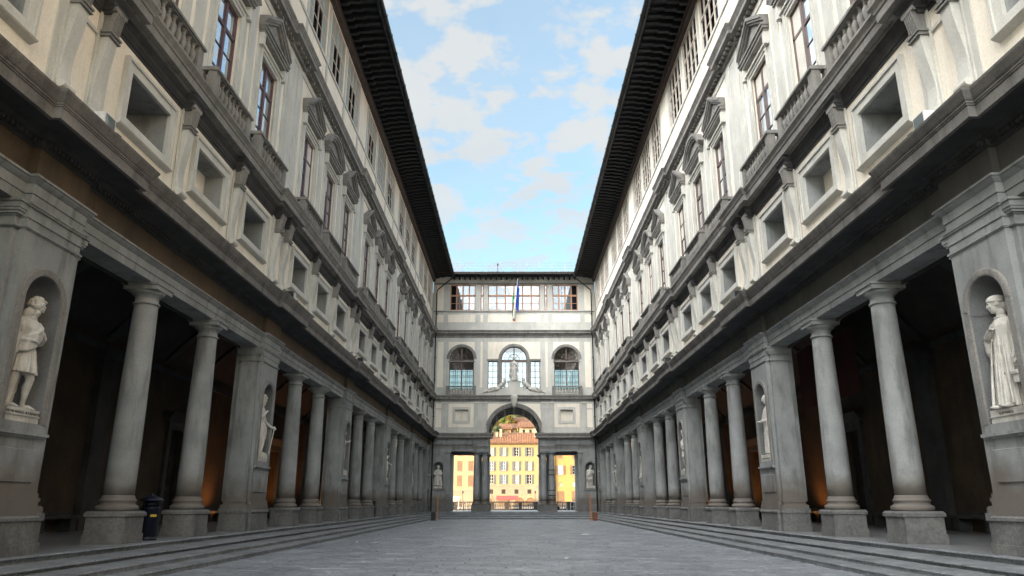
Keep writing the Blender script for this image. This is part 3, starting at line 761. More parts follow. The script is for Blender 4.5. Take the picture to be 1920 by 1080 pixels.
    for b in BAYS:
        for o in (-5.42, -1.875, 1.875, 5.42): st.box(XT - .03, XT + .01, b + o - .16, b + o + .16, 18.5, 24.3)
    st.box(XT - .07, XT + .01, Y0, XL, 20.82, 20.96); st.box(XT - .03, XT + .01, Y0, XL, 18.6, 18.95)
    parts('top_floor_strip', st, 'wall_grey')
    tv = [top_window(fl, k) for k in range(3)]
    for i, y in enumerate(tw):
        if y < 14: continue
        g = grp('loggia_window', y)
        for n, me in tv[2 if (i * 7 + (s > 0)) % 5 == 0 else 0]: link(n, me, g)
    # eaves
    bm_ = MB(); bm_.box(XT - .26, XT + .05, Y0, XL, 24.32, 24.62); bm_.box(XT - .34, XT - .26, Y0, XL, 24.55, 24.62); part('wall_beam', bm_, 'beam_wood')
    raf = MB()
    for x0, z0, z1 in ((8.45, 24.60, 24.76), (7.80, 24.72, 24.88), (7.10, 24.80, 24.98)):
        zz = (0.0)
        raf.prism_y([(XT, z0), (x0 + .16, z0), (x0 + .05, z0 + .05), (x0, z1), (XT, z1)], -.11, .11)
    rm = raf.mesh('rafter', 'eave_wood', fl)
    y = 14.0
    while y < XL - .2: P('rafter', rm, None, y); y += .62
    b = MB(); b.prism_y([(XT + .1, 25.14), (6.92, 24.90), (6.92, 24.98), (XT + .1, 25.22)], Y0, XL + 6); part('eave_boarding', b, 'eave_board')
    b = MB(); b.box(6.94, 7.06, Y0, XL, 24.72, 24.96)
    n = 10
    b.loops([[(6.84 + .11 * math.cos(PI + PI*k/n), yy, 24.86 + .12 * math.sin(PI + PI*k/n)) for k in range(n + 1)] for yy in (Y0, XL)], closed=False, smooth=True)
    b.loops([[(6.84 + .095 * math.cos(PI + PI*k/n), yy, 24.86 + .10 * math.sin(PI + PI*k/n)) for k in range(n + 1)] for yy in (Y0, XL)], closed=False, smooth=True)
    part('gutter', b, 'gutter')
    cl = MB(); cl.box(6.71, 6.97, -.02, .02, 24.72, 24.93); clm = cl.mesh('gutter_bracket', 'gutter', fl)
    y = 14.5
    while y < XL: P('gutter_bracket', clm, None, y); y += 1.7
    rf = MB(); rf.prism_y([(6.86, 24.96), (14.0, 29.6), (21.2, 24.96), (21.2, 24.8), (14.0, 29.4), (6.9, 24.9)], Y0, XL + 7); part('roof', rf, 'roof_tile')
    tl = MB(); y = Y0
    while y < XL:
        tl.loops([[(x, y + .11 * math.cos(PI*k/6), z + .07 * math.sin(PI*k/6)) for k in range(7)] for x, z in ((6.80, 24.93), (7.7, 25.53))], closed=False); y += .27
    stuff(part('eave_tiles', tl, 'roof_tile'))
    # shell: outer wall, end walls, portico interior
    o = MB(); o.box(20.0, 20.4, Y0, XL + 7, -1.5, 25.2); o.box(XW + .05, 20.0, Y0 - .3, Y0, -1.5, 25.2); o.box(XW + .6, 20.0, Y0, XL, 10.4, 10.7); part('outer_wall', o, 'house_pale')
    XB = 15.2
    holes = []
    for b in BAYS: holes += [(b - .85, b + .85, PZ, 3.1)]
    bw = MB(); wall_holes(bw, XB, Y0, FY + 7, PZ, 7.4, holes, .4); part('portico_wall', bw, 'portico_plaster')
    sp = MB()
    for p in PIERS:
        sp.box(XB - .25, XB + .02, p - .5, p + .5, PZ, 5.38)
        sp.box(XB - .32, XB + .02, p - .58, p + .58, 5.1, 5.38)
    sp.box(XB - .14, XB + .01, Y0, FY, 5.39, 5.62)
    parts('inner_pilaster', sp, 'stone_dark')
    for b in BAYS:
        if b < 10: continue
        dr = grp('door', b)
        q = MB(); frame_boxes(q, XB - .14, XB + .02, -1.2, 1.2, PZ, 3.45, .36, 0)
        q.prism_y([(XB, 3.45), (XB - .2, 3.45), (XB - .42, 3.75), (XB - .45, 3.82), (XB, 3.86)], -1.5, 1.5)
        link('door_frame', q.mesh('door_frame', 'stone_dark', fl), dr)
        q = MB(); q.box(XB + .30, XB + .36, -.85, .85, PZ, 3.1)
        for yy in (-.43, .43):
            for z0, z1 in ((-.7, .5), (.7, 1.8), (2.0, 2.9)): frame_boxes(q, XB + .26, XB + .30, yy - .33, yy + .33, z0, z1, .05)
        link('leaf', q.mesh('leaf', 'door_dark', fl), dr)
        for o in (-3.85, 3.85):
            q = MB(); q.box(XB - .5, XB, -1.9, 1.9, -.50, -.40); q.box(XB - .12, XB, -1.9, 1.9, -.40, -.28)
            for yy in (-1.7, 0, 1.7): q.box(XB - .42, XB, yy - .16, yy + .16, PZ, -.50)
            P('stone_bench', q.mesh('stone_bench', 'stone_dark', fl), None, b + o)
    # vault: shallow barrel between portico colonnade and wall
    v = MB(); n = 14; xa, xb = 9.85, XB
    pts = [(xa + (xb - xa) * k / n, 5.95 + 1.9 * math.sin(PI * k / n)) for k in range(n + 1)]
    v.loops([[(x, yy, z) for x, z in pts] for yy in (Y0, FY + 7)], closed=False, smooth=True)
    v.box(xa - .06, xa, Y0, FY, 5.3, 7.4)
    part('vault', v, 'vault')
    rb = MB()
    for p in PIERS + COLS: rb.loops([[(x, yy, z - .16) for x, z in pts] for yy in (p - .22, p + .22)], closed=False); 
    for p in PIERS + COLS:
        for yy in (p - .22, p + .22): rb.loops([[(x, yy, z - .16) for x, z in pts], [(x, yy, z + .02) for x, z in pts]], closed=False)
    parts('vault_rib', rb, 'stone_dark')
    return wing
for s in (-1, 1): build_wing(s)

# ------------------------------------------------------------ end block over the archway
class FB(MB):      # facade space: x = depth (world Y), y = world X
    def mesh(s, name, m, flip=False, smooth=None):
        s.v = [(y, x, z) for x, y, z in s.v]; return MB.mesh(s, name, m, flip, smooth)
def build_end():
    blk = thing('palace_end_block', 'palace front closing the courtyard, with round archway, arched windows and loggia above', 'palace front', (0, FY, PZ))
    def part(name, mb, m, par=None):
        me = mb.mesh(name, m); o = link(name, me, par or blk); 
        if par is None: o.location = (0, -FY, -PZ)
        return o
    def parts(name, mb, m):
        for q in islands(mb): part(name, q, m)
    def grp(name): return link(name, None, blk, (0, -FY, -PZ))
    F = FY; AR = 2.88; ZS = 7.26; BK = 87.5
    HX = 9.12
    # piers beside the side openings, with statue niches
    for s in (-1, 1):
        g = grp('pier')
        w = FB(); cx = 8.12; nh = .52; zb = 1.46; zsn = 3.66; n = 20
        xa, xb = 7.02, HX + .1
        w.quad((F, s*xa, PZ), (F, s*xb, PZ), (F, s*xb, zb), (F, s*xa, zb))
        w.quad((F, s*xa, zb), (F, s*(cx-nh), zb), (F, s*(cx-nh), zsn), (F, s*xa, zsn)); w.quad((F, s*(cx+nh), zb), (F, s*xb, zb), (F, s*xb, zsn), (F, s*(cx+nh), zsn))
        for k in range(n):
            a0, a1 = PI*k/n, PI*(k+1)/n
            w.quad((F, s*(cx - nh*math.cos(a0)), zsn + nh*math.sin(a0)), (F, s*(cx - nh*math.cos(a1)), zsn + nh*math.sin(a1)), (F, s*(xa + (xb-xa)*(k+1)/n), 5.3), (F, s*(xa + (xb-xa)*k/n), 5.3))
        w.quad((F, s*xa, zsn), (F, s*(cx-nh), zsn), (F, s*xa, 5.3)); w.quad((F, s*xb, zsn), (F, s*(cx+nh), zsn), (F, s*xb, 5.3))
        w.box(F + .52, BK, *sorted((s*xa, s*xb)), PZ, 5.3)
        w.quad((F, s*xa, PZ), (F + .6, s*xa, PZ), (F + .6, s*xa, 5.3), (F, s*xa, 5.3))
        link('wall', w.mesh('wall', 'stone'), g)
        q = FB(); prof = [(nh*math.cos(PI*k/12), nh*math.sin(PI*k/12)) for k in range(13)]
        q.loops([[(F + d, s*(cx) + y, z) for y, d in prof] for z in (zb, zsn)], closed=False, smooth=True)
        q.loops([[(F + d*math.cos(i/6*PI/2), s*cx + y*math.cos(i/6*PI/2), zsn + nh*math.sin(i/6*PI/2)) for y, d in prof] for i in range(7)], closed=False, smooth=True)
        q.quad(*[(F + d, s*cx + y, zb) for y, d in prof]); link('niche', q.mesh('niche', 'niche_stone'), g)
        q = FB(); ring = lambda r, x: [(x, s*cx - r*math.cos(PI*k/n), zsn + r*math.sin(PI*k/n)) for k in range(n+1)]
        q.loops([ring(nh, F + .03), ring(nh, F - .05), ring(nh + .16, F - .05), ring(nh + .16, F)], closed=False)
        for e in (-1, 1): q.box(F - .05, F + .03, *sorted((s*cx + e*nh, s*cx + e*(nh + .16))), zb, zsn)
        q.box(F - .10, F, s*cx - .75, s*cx + .75, 1.28, 1.36); q.box(F - .04, F, s*cx - .7, s*cx + .7, 1.36, zb)
        link('niche_surround', q.mesh('niche_surround', 'stone_warm'), g)
        q = FB(); q.box(F - .06, F, *sorted((s*7.2, s*HX)), PZ, -.12); q.box(F - .1, F, *sorted((s*7.2, s*HX)), PZ, -.7); link('plinth', q.mesh('plinth', 'plinth_stone'), g)
        # antae pilaster
        q = FB(); q.box(F - .12, F + .6, *sorted((s*6.86, s*7.2)), -.1, 4.85)
        for e, z0, z1 in ((.03, 4.82, 4.88), (0, 4.88, 5.08), (.06, 5.08, 5.18), (.1, 5.18, 5.3), (.05, -.2, -.02)): q.box(F - .12 - e, F + .6, *sorted((s*(6.86 - e), s*(7.2 + e))), z0, z1)
        link('pilaster', q.mesh('pilaster', 'stone'), g)
        q = FB(); q.box(F - .2, F + .65, *sorted((s*6.8, s*7.27)), PZ, -.2); link('pilaster_plinth', q.mesh('pilaster_plinth', 'plinth_stone'), g)
        # paired columns
        for yy in (F + .32, BK - .4):
            for x in (3.13, 4.02):
                c = link('column', None, blk, (s*x, yy - F, -PZ - .04))
                for nme, me in CP: link(nme, me, c)
            if yy < 85:
                q = MB(); q.box(*sorted((s*2.62, s*4.54)), yy - .52, yy + .52, PZ, -.25); part('column_plinth', q, 'plinth_stone')
    st = MB()
    for z in (3.35, 2.85, 1.25, .75): st.lathe(4.02, F + .32, [(.36, z - .04), (.385, z - .03), (.385, z + .03), (.36, z + .04)], 24)
    parts('column_strap', st, 'dark_metal')
    # entablature beams on both sides of the archway
    for s in (-1, 1):
        q = FB()
        q.box(F, BK, *sorted((s*2.78, s*4.42)), 5.30, ZS); q.box(F, F + .8, *sorted((s*4.42, s*(HX + .1))), 5.30, ZS); q.box(BK - .8, BK, *sorted((s*4.42, s*(HX + 3))), 5.30, ZS)
        part('entablature_beam', q, 'stone')
        q = FB()
        def band(d, z0, z1): q.box(F - d, F + .02, *sorted((s*(2.78 - d), s*(HX + .1))), z0, z1); q.box(F + .02, F + 1.2, *sorted((s*(2.78 - d), s*2.80)), z0, z1)
        for d, z0, z1 in ((.025, 5.55, 5.76), (.10, 5.78, 5.90), (.08, 6.52, 6.64), (.18, 6.64, 6.72), (.42, 6.72, 6.98), (.48, 6.98, 7.08), (.54, 7.08, 7.2)): band(d, z0, z1)
        part('cornice', q, 'stone_warm')
    q = FB(); q.box(F, F + .9, -HX, -2.9, ZS - .06, ZS + .001); 
    # vault over the passage, coffers as sunk fields between raised ribs
    v = FB(); n = 32
    for r in (AR,): v.loops([[(y, -r*math.cos(PI*k/n), ZS + r*math.sin(PI*k/n)) for k in range(n+1)] for y in (F, BK)], closed=False, smooth=True)
    part('archway_vault', v, 'beam_wood')
    v = FB()
    for y0, y1 in ((F, F + .7), (F + 2.1, F + 2.5), (F + 4.1, F + 4.5), (BK - .9, BK)):
        v.loops([[(y, -r*math.cos(PI*k/n), ZS + r*math.sin(PI*k/n)) for k in range(n+1)] for y, r in ((y0, AR), (y0, AR - .12), (y1, AR - .12), (y1, AR))], closed=False)
    for k in range(0, 9):
        a = PI * (k + .0) / 8
        for da in (0,):
            a0, a1 = a - .05, a + .05
            v.loops([[(y, -r*math.cos(t), ZS + r*math.sin(t)) for r, t in ((AR + .02, a0), (AR - .1, a0), (AR - .1, a1), (AR + .02, a1))] for y in (F + .1, BK - .1)])
    parts('vault_rib', v, 'stone_warm')
    q = FB(); 
    for s in (-1, 1): q.box(F, BK, *sorted((s*4.42, s*(HX + .1))), 5.86, 6.0)
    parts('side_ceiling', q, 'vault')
    # storey 2 : blind windows beside the arch
    def arch_holes(fb, x0, x1, z0, z1, rects, arches, dep):
        wall_holes(fb, F, x0, x1, z0, z1, rects + [(c - h, c + h, zb, zs + h) for c, h, zb, zs in arches], dep)
        m = 24
        for c, h, zb, zs in arches:
            pts = [(c - h*math.cos(PI*k/m), zs + h*math.sin(PI*k/m)) for k in range(m+1)]
            for k in range(m):
                (a, b), (e, f2) = pts[k], pts[k+1]
                fb.quad((F, a, b), (F, e, f2), (F, e, zs + h), (F, a, zs + h))
                fb.quad((F + .001, a, b), (F + .001, e, f2), (F + dep, e, f2), (F + dep, a, b))
    w = FB(); arch_holes(w, -HX - .1, HX + .1, ZS, 11.0, [(-6.42, -5.03, 8.52, 9.75), (5.03, 6.42, 8.52, 9.75)], [(0, AR, ZS, ZS)], .3)
    part('middle_wall', w, 'wall_grey')
    q = FB()
    for s in (-1, 1):
        q.box(F - .015, F + .2, *sorted((s*4.40, s*5.04)), 7.85, 10.40); q.box(F - .015, F + .2, *sorted((s*6.42, s*7.15)), 7.85, 10.40)
        q.box(F - .015, F + .2, *sorted((s*5.04, s*6.42)), 7.85, 8.52); q.box(F - .015, F + .2, *sorted((s*5.04, s*6.42)), 9.75, 10.40)
        q.box(F - .015, F + .1, *sorted((s*7.95, s*8.55)), 7.85, 9.75); q.box(F - .015, F + .1, *sorted((s*7.95, s*8.55)), 9.9, 10.40)
        q.quad((F + .28, s*5.03, 8.52), (F + .28, s*6.42, 8.52), (F + .28, s*6.42, 9.75), (F + .28, s*5.03, 9.75))
        # spandrel fields
        m = 16; r = AR + .36
        o = [(s * r * math.cos(PI/2*k/m), ZS + .6 + (r - .1) * math.sin(PI/2*k/m)) for k in range(m+1)]
        pts = [(x, z) for x, z in o if z < 10.38] 
        rr_ = [(s*min(3.0, 3.0), 10.4)]
    parts('white_field', q, 'plaster')
    q = FB(); m = 28
    for k in range(m):   # plaster spandrels, following the archivolt
        a0, a1 = PI*k/m, PI*(k+1)/m; r = AR + .02
        xs = [-r*math.cos(a0), -r*math.cos(a1)]; zz = [ZS + r*math.sin(a0), ZS + r*math.sin(a1)]
        if max(zz) < 7.9 or min(zz) > 10.35: continue
        q.quad((F - .012, xs[0], zz[0]), (F - .012, xs[1], zz[1]), (F - .012, xs[1], 10.4), (F - .012, xs[0], 10.4))
    part('spandrels', q, 'plaster')
    q = FB(); n = 36
    for r0, r1, d in ((AR, AR + .28, .05), (AR + .22, AR + .30, .09)):
        q.loops([[(x, -r*math.cos(PI*k/n), ZS + r*math.sin(PI*k/n)) for k in range(n+1)] for x, r in ((F, r0), (F - d, r0), (F - d, r1), (F, r1))], closed=False)
    part('archivolt', q, 'stone_warm')
    for s in (-1, 1):
        q = FB(); frame_boxes(q, F - .08, F + .02, *sorted((s*4.76, s*6.69)), 8.25, 10.01, .27); part('blind_window_frame', q, 'wall_grey')
        q = FB()
        for xa, xb in ((3.90, 4.24), (2.98, 3.36), (7.42, 7.78)):
            q.box(F - .09, F + .01, *sorted((s*xa, s*xb)), 7.3, 10.4); q.box(F - .13, F, *sorted((s*(xa - .03), s*(xb + .03))), 9.85, 9.93); q.box(F - .18, F, *sorted((s*(xa - .05), s*(xb + .05))), 10.4, 10.6); q.box(F - .14, F, *sorted((s*(xa + .03), s*(xb - .03))), 7.82, 7.9)
        parts('bracket_strip', q, 'wall_grey')
    a = FB(); sweep(a, [(-.2, 10.6), (.04, 10.62), (.08, 10.75), (.18, 10.85), (.30, 10.90), (.30, 11.06), (.36, 11.10), (.42, 11.22), (.42, 11.28), (-.2, 11.30)], F, -HX - .1, HX + .1, [], 0); part('string_cornice', a, 'stone_warm')
    # cartouche
    q = FB()
    shp = [(-.42, 11.15), (-.30, 11.32), (0, 11.45), (.30, 11.32), (.42, 11.15), (.34, 10.7), (.26, 10.2), (.12, 9.98), (0, 9.9), (-.12, 9.98), (-.26, 10.2), (-.34, 10.7)]
    q.loops([[(F - .1, y, z) for y, z in shp], [(F - .5, y*.95, 10.6 + (z - 10.6)*.95) for y, z in shp], [(F - .58, y*.7, 10.6 + (z - 10.6)*.75) for y, z in shp]])
    for k in range(6):
        y = -.25 + .1*k; q.box(F - .64, F - .55, y - .03, y + .03, 10.35 + .05*(k % 2), 10.9)
    part('cartouche', q, 'marble_grey')
    # storey 3
    CW = 5.83
    arches = [(-CW, 1.38, 11.95, 15.34), (CW, 1.38, 11.95, 15.34), (0, 1.43, 11.9, 15.34)]
    rects = [(-2.9, -1.80, 12.0, 15.12), (1.80, 2.9, 12.0, 15.12)]
    w = FB(); arch_holes(w, -HX - .1, HX + .1, 11.28, 18.15, rects, arches, .42); part('upper_wall', w, 'wall_grey')
    q = FB(); m = 20
    for s in (-1, 1):
        q.box(F - .015, F + .05, *sorted((s*7.87, s*8.55)), 12.2, 17.3); q.box(F - .015, F + .05, *sorted((s*3.50, s*3.74)), 12.2, 17.3)
        q.box(F - .015, F + .05, *sorted((s*7.21, s*7.30)), 15.4, 17.3); q.box(F - .015, F + .05, *sorted((s*4.40, s*4.45)), 15.4, 17.3)
    for c, h, top, x0, x1 in ((-CW, 1.38, 17.3, 1.38, 1.38), (CW, 1.38, 17.3, 1.38, 1.38), (0, 1.74, 17.3, 1.74, 1.74)):
        for k in range(m):
            a0, a1 = PI*k/m, PI*(k+1)/m
            p0 = (c - h*math.cos(a0), 15.34 + h*math.sin(a0)); p1 = (c - h*math.cos(a1), 15.34 + h*math.sin(a1))
            q.quad((F - .014, *p0), (F - .014, *p1), (F - .014, p1[0], top), (F - .014, p0[0], top))
    for s in (-1, 1): q.box(F - .015, F + .05, *sorted((s*1.74, s*2.92)), 15.36, 17.3)
    parts('white_field', q, 'plaster')
    for c, h, zb, zs in arches:
        g = grp('arched_window'); XG = F + .30
        q = FB(); n = 24
        q.loops([[(x, c - r*math.cos(PI*k/n), zs + r*math.sin(PI*k/n)) for k in range(n+1)] for x, r in ((F, h), (F - .07, h), (F - .09, h + .12), (F - .07, h + .30), (F, h + .30))], closed=False)
        if c == 0:
            q.box(F - .12, F + .02, -3.0, -1.43, 15.14, 15.34); q.box(F - .12, F + .02, 1.43, 3.0, 15.14, 15.34)
            for s in (-1, 1): q.box(F - .05, F + .2, *sorted((s*1.46, s*1.77)), 12.0, 15.14); q.box(F - .09, F + .2, *sorted((s*1.42, s*1.81)), 14.9, 15.14)
        else: q.box(F - .10, F + .02, c - h - .12, c + h + .12, 15.0, 15.12)
        link('surround', q.mesh('surround', 'stone_warm'), g)
        q = FB()
        q.box(XG - .06, XG + .03, c - h, c + h, zs - .32, zs - .02)
        q.box(XG - .06, XG + .03, c - .07, c + .07, zb, zs + h)
        frame_boxes(q, XG - .05, XG + .03, c - h, c + h, zb, zs - .1, .08)
        q.loops([[(x, c - r*math.cos(PI*k/n), zs + r*math.sin(PI*k/n)) for k in range(n+1)] for x, r in ((XG, h), (XG - .06, h), (XG - .06, h - .08), (XG, h - .08))], closed=False)
        q.loops([[(x, c - r*math.cos(PI*k/n), zs + r*math.sin(PI*k/n)) for k in range(n+1)] for x, r in ((XG, .62), (XG - .04, .62), (XG - .04, .56), (XG, .56))], closed=False)
        link('casement', q.mesh('casement', 'brown_wood'), g)
        q = FB()
        for a in (PI*.2, PI*.35, PI*.65, PI*.8) if c else (PI*.25, PI*.75):
            d = .02; u = (-math.sin(a)*d, math.cos(a)*d)
            q.loops([[(x, c + r*math.cos(a) + e*u[0], zs + r*math.sin(a) + e*u[1]) for r, e in ((.2, 1), (.2, -1), (h, -1), (h, 1))] for x in (XG - .03, XG)])
        for k in range(1, 4):
            for sg in (-1, 1): q.box(XG - .03, XG, c + sg*(h*k/3.0) - .018, c + sg*(h*k/3.0) + .018, zb, zs - .3)
        for k in range(1, 5): q.box(XG - .03, XG, c - h, c + h, zb + k*.68 - .018, zb + k*.68 + .018)
        link('muntin', q.mesh('muntin', 'brown_wood'), g)
        q = FB(); q.quad((XG, c - h, zb), (XG, c + h, zb), (XG, c + h, zs), (XG, c - h, zs)); q.quad(*[(XG, c - h*math.cos(PI*k/n), zs + h*math.sin(PI*k/n)) for k in range(n+1)])
        link('glass', q.mesh('glass', 'pane_clear'), g)
    for ya, yb, za, zb in rects:
        g = grp('side_light'); XG = F + .30; q = FB()
        for k in (1,): q.box(XG - .04, XG, (ya+yb)/2 - .03, (ya+yb)/2 + .03, za, zb)
        for k in range(1, 5): q.box(XG - .04, XG, ya, yb, za + k*.66 - .02, za + k*.66 + .02)
        frame_boxes(q, XG - .05, XG + .02, ya, yb, za, zb, .07); link('casement', q.mesh('casement', 'door_dark'), g)
        q = FB(); q.quad((XG, ya, za), (XG, yb, za), (XG, yb, zb), (XG, ya, zb)); link('glass', q.mesh('glass', 'pane_clear'), g)
    for s in (-1, 1):
        g = grp('balcony'); q = FB(); c = s*CW
        q.box(F - .40, F - .12, c - 1.66, c + 1.66, 12.17, 12.30); q.box(F - .38, F - .14, c - 1.66, c + 1.66, 11.29, 11.38)
        for e in (-1.5, 1.5): q.box(F - .38, F, c + e - .15, c + e + .15, 11.38, 12.17)
        link('rail', q.mesh('rail', 'stone_warm'), g)
        for k in range(8):
            link('baluster', FBAL, g, (c - 1.14 + k*2.28/7, F - .26, 11.38))
    a = FB(); sweep(a, [(-.2, 17.75), (.03, 17.75), (.05, 18.0), (.06, 18.04), (.06, 18.18), (.26, 18.19), (.26, 18.22), (.36, 18.22), (.36, 18.38), (.42, 18.45), (.48, 18.56), (-.2, 18.6)], F, -HX - .1, HX + .1, [], 0); part('upper_cornice', a, 'stone_warm')
    d = FB(); y = -8.6
    while y < 8.6: d.box(F - .2, F, y, y + .15, 18.05, 18.18); y += .31
    stuff(part('modillions', d, 'stone_warm'))
    # loggia storey
    W3 = [(-7.26, -4.40, 4), (-2.96, 2.96, 6), (4.40, 7.26, 4), (-3.80, -3.46, 1), (3.46, 3.80, 1)]
    w = FB(); wall_holes(w, F, -HX - .1, HX + .1, 18.5, 25.2, [(a, b, 20.95, 23.98) for a, b, _ in W3], .3); part('loggia_wall', w, 'wall_grey')
    q = FB()
    for a, b in ((-8.8, -7.99), (-7.48, -4.40), (-3.80, -3.5), (-2.95, 3.0), (3.5, 3.80), (4.40, 7.48), (7.99, 8.8)): q.box(F - .015, F + .05, a, b, 19.55, 20.45)
    for s in (-1, 1): q.box(F - .015, F + .05, *sorted((s*8.0, s*8.8)), 20.95, 23.9)
    parts('white_field', q, 'plaster')
    q = FB(); q.box(F - .06, F + .02, -HX, HX, 20.72, 20.86); q.box(F - .05, F + .02, -HX, HX, 24.0, 24.2); parts('sill_band', q, 'stone_warm')
    for a, b, nc in W3:
        g = grp('loggia_window'); XG = F + .18; q = FB()
        frame_boxes(q, XG - .08, XG + .03, a, b, 20.95, 23.98, .10); q.box(XG - .08, XG + .03, a, b, 22.62, 22.80)
        for k in range(1, nc): x = a + (b - a)*k/nc; q.box(XG - .075, XG + .03, x - .07, x + .07, 20.95, 23.98)
        if nc > 1: q.box(XG - .04, XG + .01, a, b, 21.78, 21.82)
        if nc == 4: q.box(XG - .04, XG + .01, a + (b-a)*.375 - .02, a + (b-a)*.375 + .02, 20.95, 23.98)
        link('frame', q.mesh('frame', 'orange_wood'), g)
        q = FB(); dk = FB()
        for k in range(nc):
            dark = (nc == 4 and ((a < 0 and k == 0) or (a > 0 and k == 3)))
            (dk if dark else q).quad((XG, a + (b-a)*k/nc, 20.95), (XG, a + (b-a)*(k+1)/nc, 20.95), (XG, a + (b-a)*(k+1)/nc, 23.98), (XG, a + (b-a)*k/nc, 23.98))
        link('glass', q.mesh('glass', 'glass_front'), g)
        if dk.v: link('open_sash', dk.mesh('open_sash', 'glass_dark'), g)
    # eave and roof
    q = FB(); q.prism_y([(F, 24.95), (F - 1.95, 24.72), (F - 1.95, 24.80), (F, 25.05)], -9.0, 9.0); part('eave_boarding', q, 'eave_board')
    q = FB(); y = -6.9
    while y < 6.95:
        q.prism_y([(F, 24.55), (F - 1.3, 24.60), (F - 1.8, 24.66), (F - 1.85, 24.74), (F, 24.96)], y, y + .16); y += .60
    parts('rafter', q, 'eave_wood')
    q = FB(); q.box(F - 2.02, F - 1.9, -6.95, 6.95, 24.66, 24.84); part('gutter', q, 'gutter')
    q = FB(); q.prism_y([(F - 2.0, 24.84), (F + 5, 26.85), (F + 5, 26.65), (F - 1.9, 24.78)], -9.2, 9.2); q.prism_y([(F + 5, 26.85), (BK + 1, 25.6), (BK + 1, 25.4), (F + 5, 26.65)], -9.2, 9.2); part('roof', q, 'roof_tile')
    q = FB(); x = -6.9
    while x < 6.9:
        q.loops([[(yy, x + .12*math.cos(PI*k/6), z + .09*math.sin(PI*k/6)) for k in range(7)] for yy, z in ((F - 2.06, 24.84 + random.uniform(-.01, .02)), (F - 1.2, 25.08))], closed=True, caps=True); x += .26
    stuff(part('eave_tiles', q, 'roof_tile'))
    q = FB(); bh = [(-6.35 - 1.5, -6.35 + 1.5, 12.4, 15.5), (6.35 - 1.5, 6.35 + 1.5, 12.4, 15.5), (-3.3, 3.3, 12.4, 17.6)]
    wall_holes(q, BK, -HX - 12, HX + 12, ZS + 2.9, 25, bh, .4)
    for a_, b_, c_, d_ in bh:
        w = FB()
        for k in range(int((b_ - a_)/.72) + 1): w.box(BK + .1, BK + .16, a_ + k*.72, a_ + k*.72 + .06, c_, d_)
        for k in range(int((d_ - c_)/.75) + 1): w.box(BK + .1, BK + .16, a_, b_, c_ + k*.75, c_ + k*.75 + .06)
        part('river_window', w, 'red_wood')
    w = FB(); w.box(F + .45, BK, -HX, HX, 11.2, 11.3); w.box(F + .45, BK, -HX, HX, 18.3, 18.4); part('gallery_floor', w, 'plaster')
    F0 = F
    for k in range(24):
        a0, a1 = PI*k/24, PI*(k+1)/24; r = AR - .12
        q.quad((BK, -r*math.cos(a0), ZS + r*math.sin(a0)), (BK, -r*math.cos(a1), ZS + r*math.sin(a1)), (BK, -r*math.cos(a1), ZS + 2.9), (BK, -r*math.cos(a0), ZS + 2.9))
    for s in (-1, 1): q.quad((BK, s*(AR - .12), ZS), (BK, s*(HX + 12), ZS), (BK, s*(HX + 12), ZS + 2.9), (BK, s*(AR - .12), ZS + 2.9))
    part('river_wall', q, 'wall_grey')
    # downpipes in the corners
    for s in (-1, 1):
        q = MB(); q.tube([(s*6.75, F - 1.95, 24.7), (s*6.8, F - 1.9, 24.3), (s*8.7, F - .3, 23.3), (s*8.78, F - .22, 22.9), (s*8.78, F - .22, 18.7), (s*8.62, F - .55, 18.3), (s*8.78, F - .22, 17.9), (s*8.78, F - .22, 11.6), (s*8.60, F - .6, 11.1), (s*8.76, F - .22, 10.6), (s*8.76, F - .22, 7.5), (s*8.5, F - .7, 7.1), (s*8.74, F - .22, 6.4), (s*8.74, F - .22, PZ)], .065, 8)
        for z in (0.8, 2.6, 4.5, 9, 13, 15.5, 20.5): q.box(s*8.76 - .1, s*8.76 + .1, F - .3, F, z - .03, z + .03)
        part('downpipe', q, 'gutter')
    # pediment base for the statue group
    q = FB(); q.box(F - .42, F + .0, -.70, .70, 11.29, 12.85); q.box(F - .48, F, -.76, .76, 12.75, 12.88); q.box(F - .46, F, -.76, .76, 11.29, 11.42)
    for s in (-1, 1):
        pr = [(s*.70, 11.29), (s*.70, 12.2), (s*1.2, 12.05), (s*2.2, 11.72), (s*3.3, 11.45), (s*3.5, 11.29)]
        q.loops([[(F, y, z) for y, z in pr], [(F - .38, y, z) for y, z in pr]])
    part('statue_base', q, 'wall_grey')
    return blk
FBAL = baluster_mesh('baluster', 'marble_grey', 1.05, 8)
endb = build_end()
rl = thing('roof_railing', 'thin metal railing along the ridge above the end block', 'railing', (0, FY + 1.4, 26.3))
q = MB()
for z in (.05, .42, .78): q.tube([(-9, 0, z), (9, 0, z)], .013, 6)
for k in range(13): q.tube([(-9 + k*1.5, 0, -.8), (-9 + k*1.5, 0, .8)], .016, 6)
link('rails', q.mesh('rails', 'rail_metal'), rl)
q = MB(); q.tube([(-1.9, -.1, -.8), (-1.9, -.1, .45)], .035, 6); q.lathe(-1.9, -.1, [(.03, .4), (.09, .5), (.09, .62), (.02, .68)], 8); link('vent', q.mesh('vent', 'dark_metal'), rl)

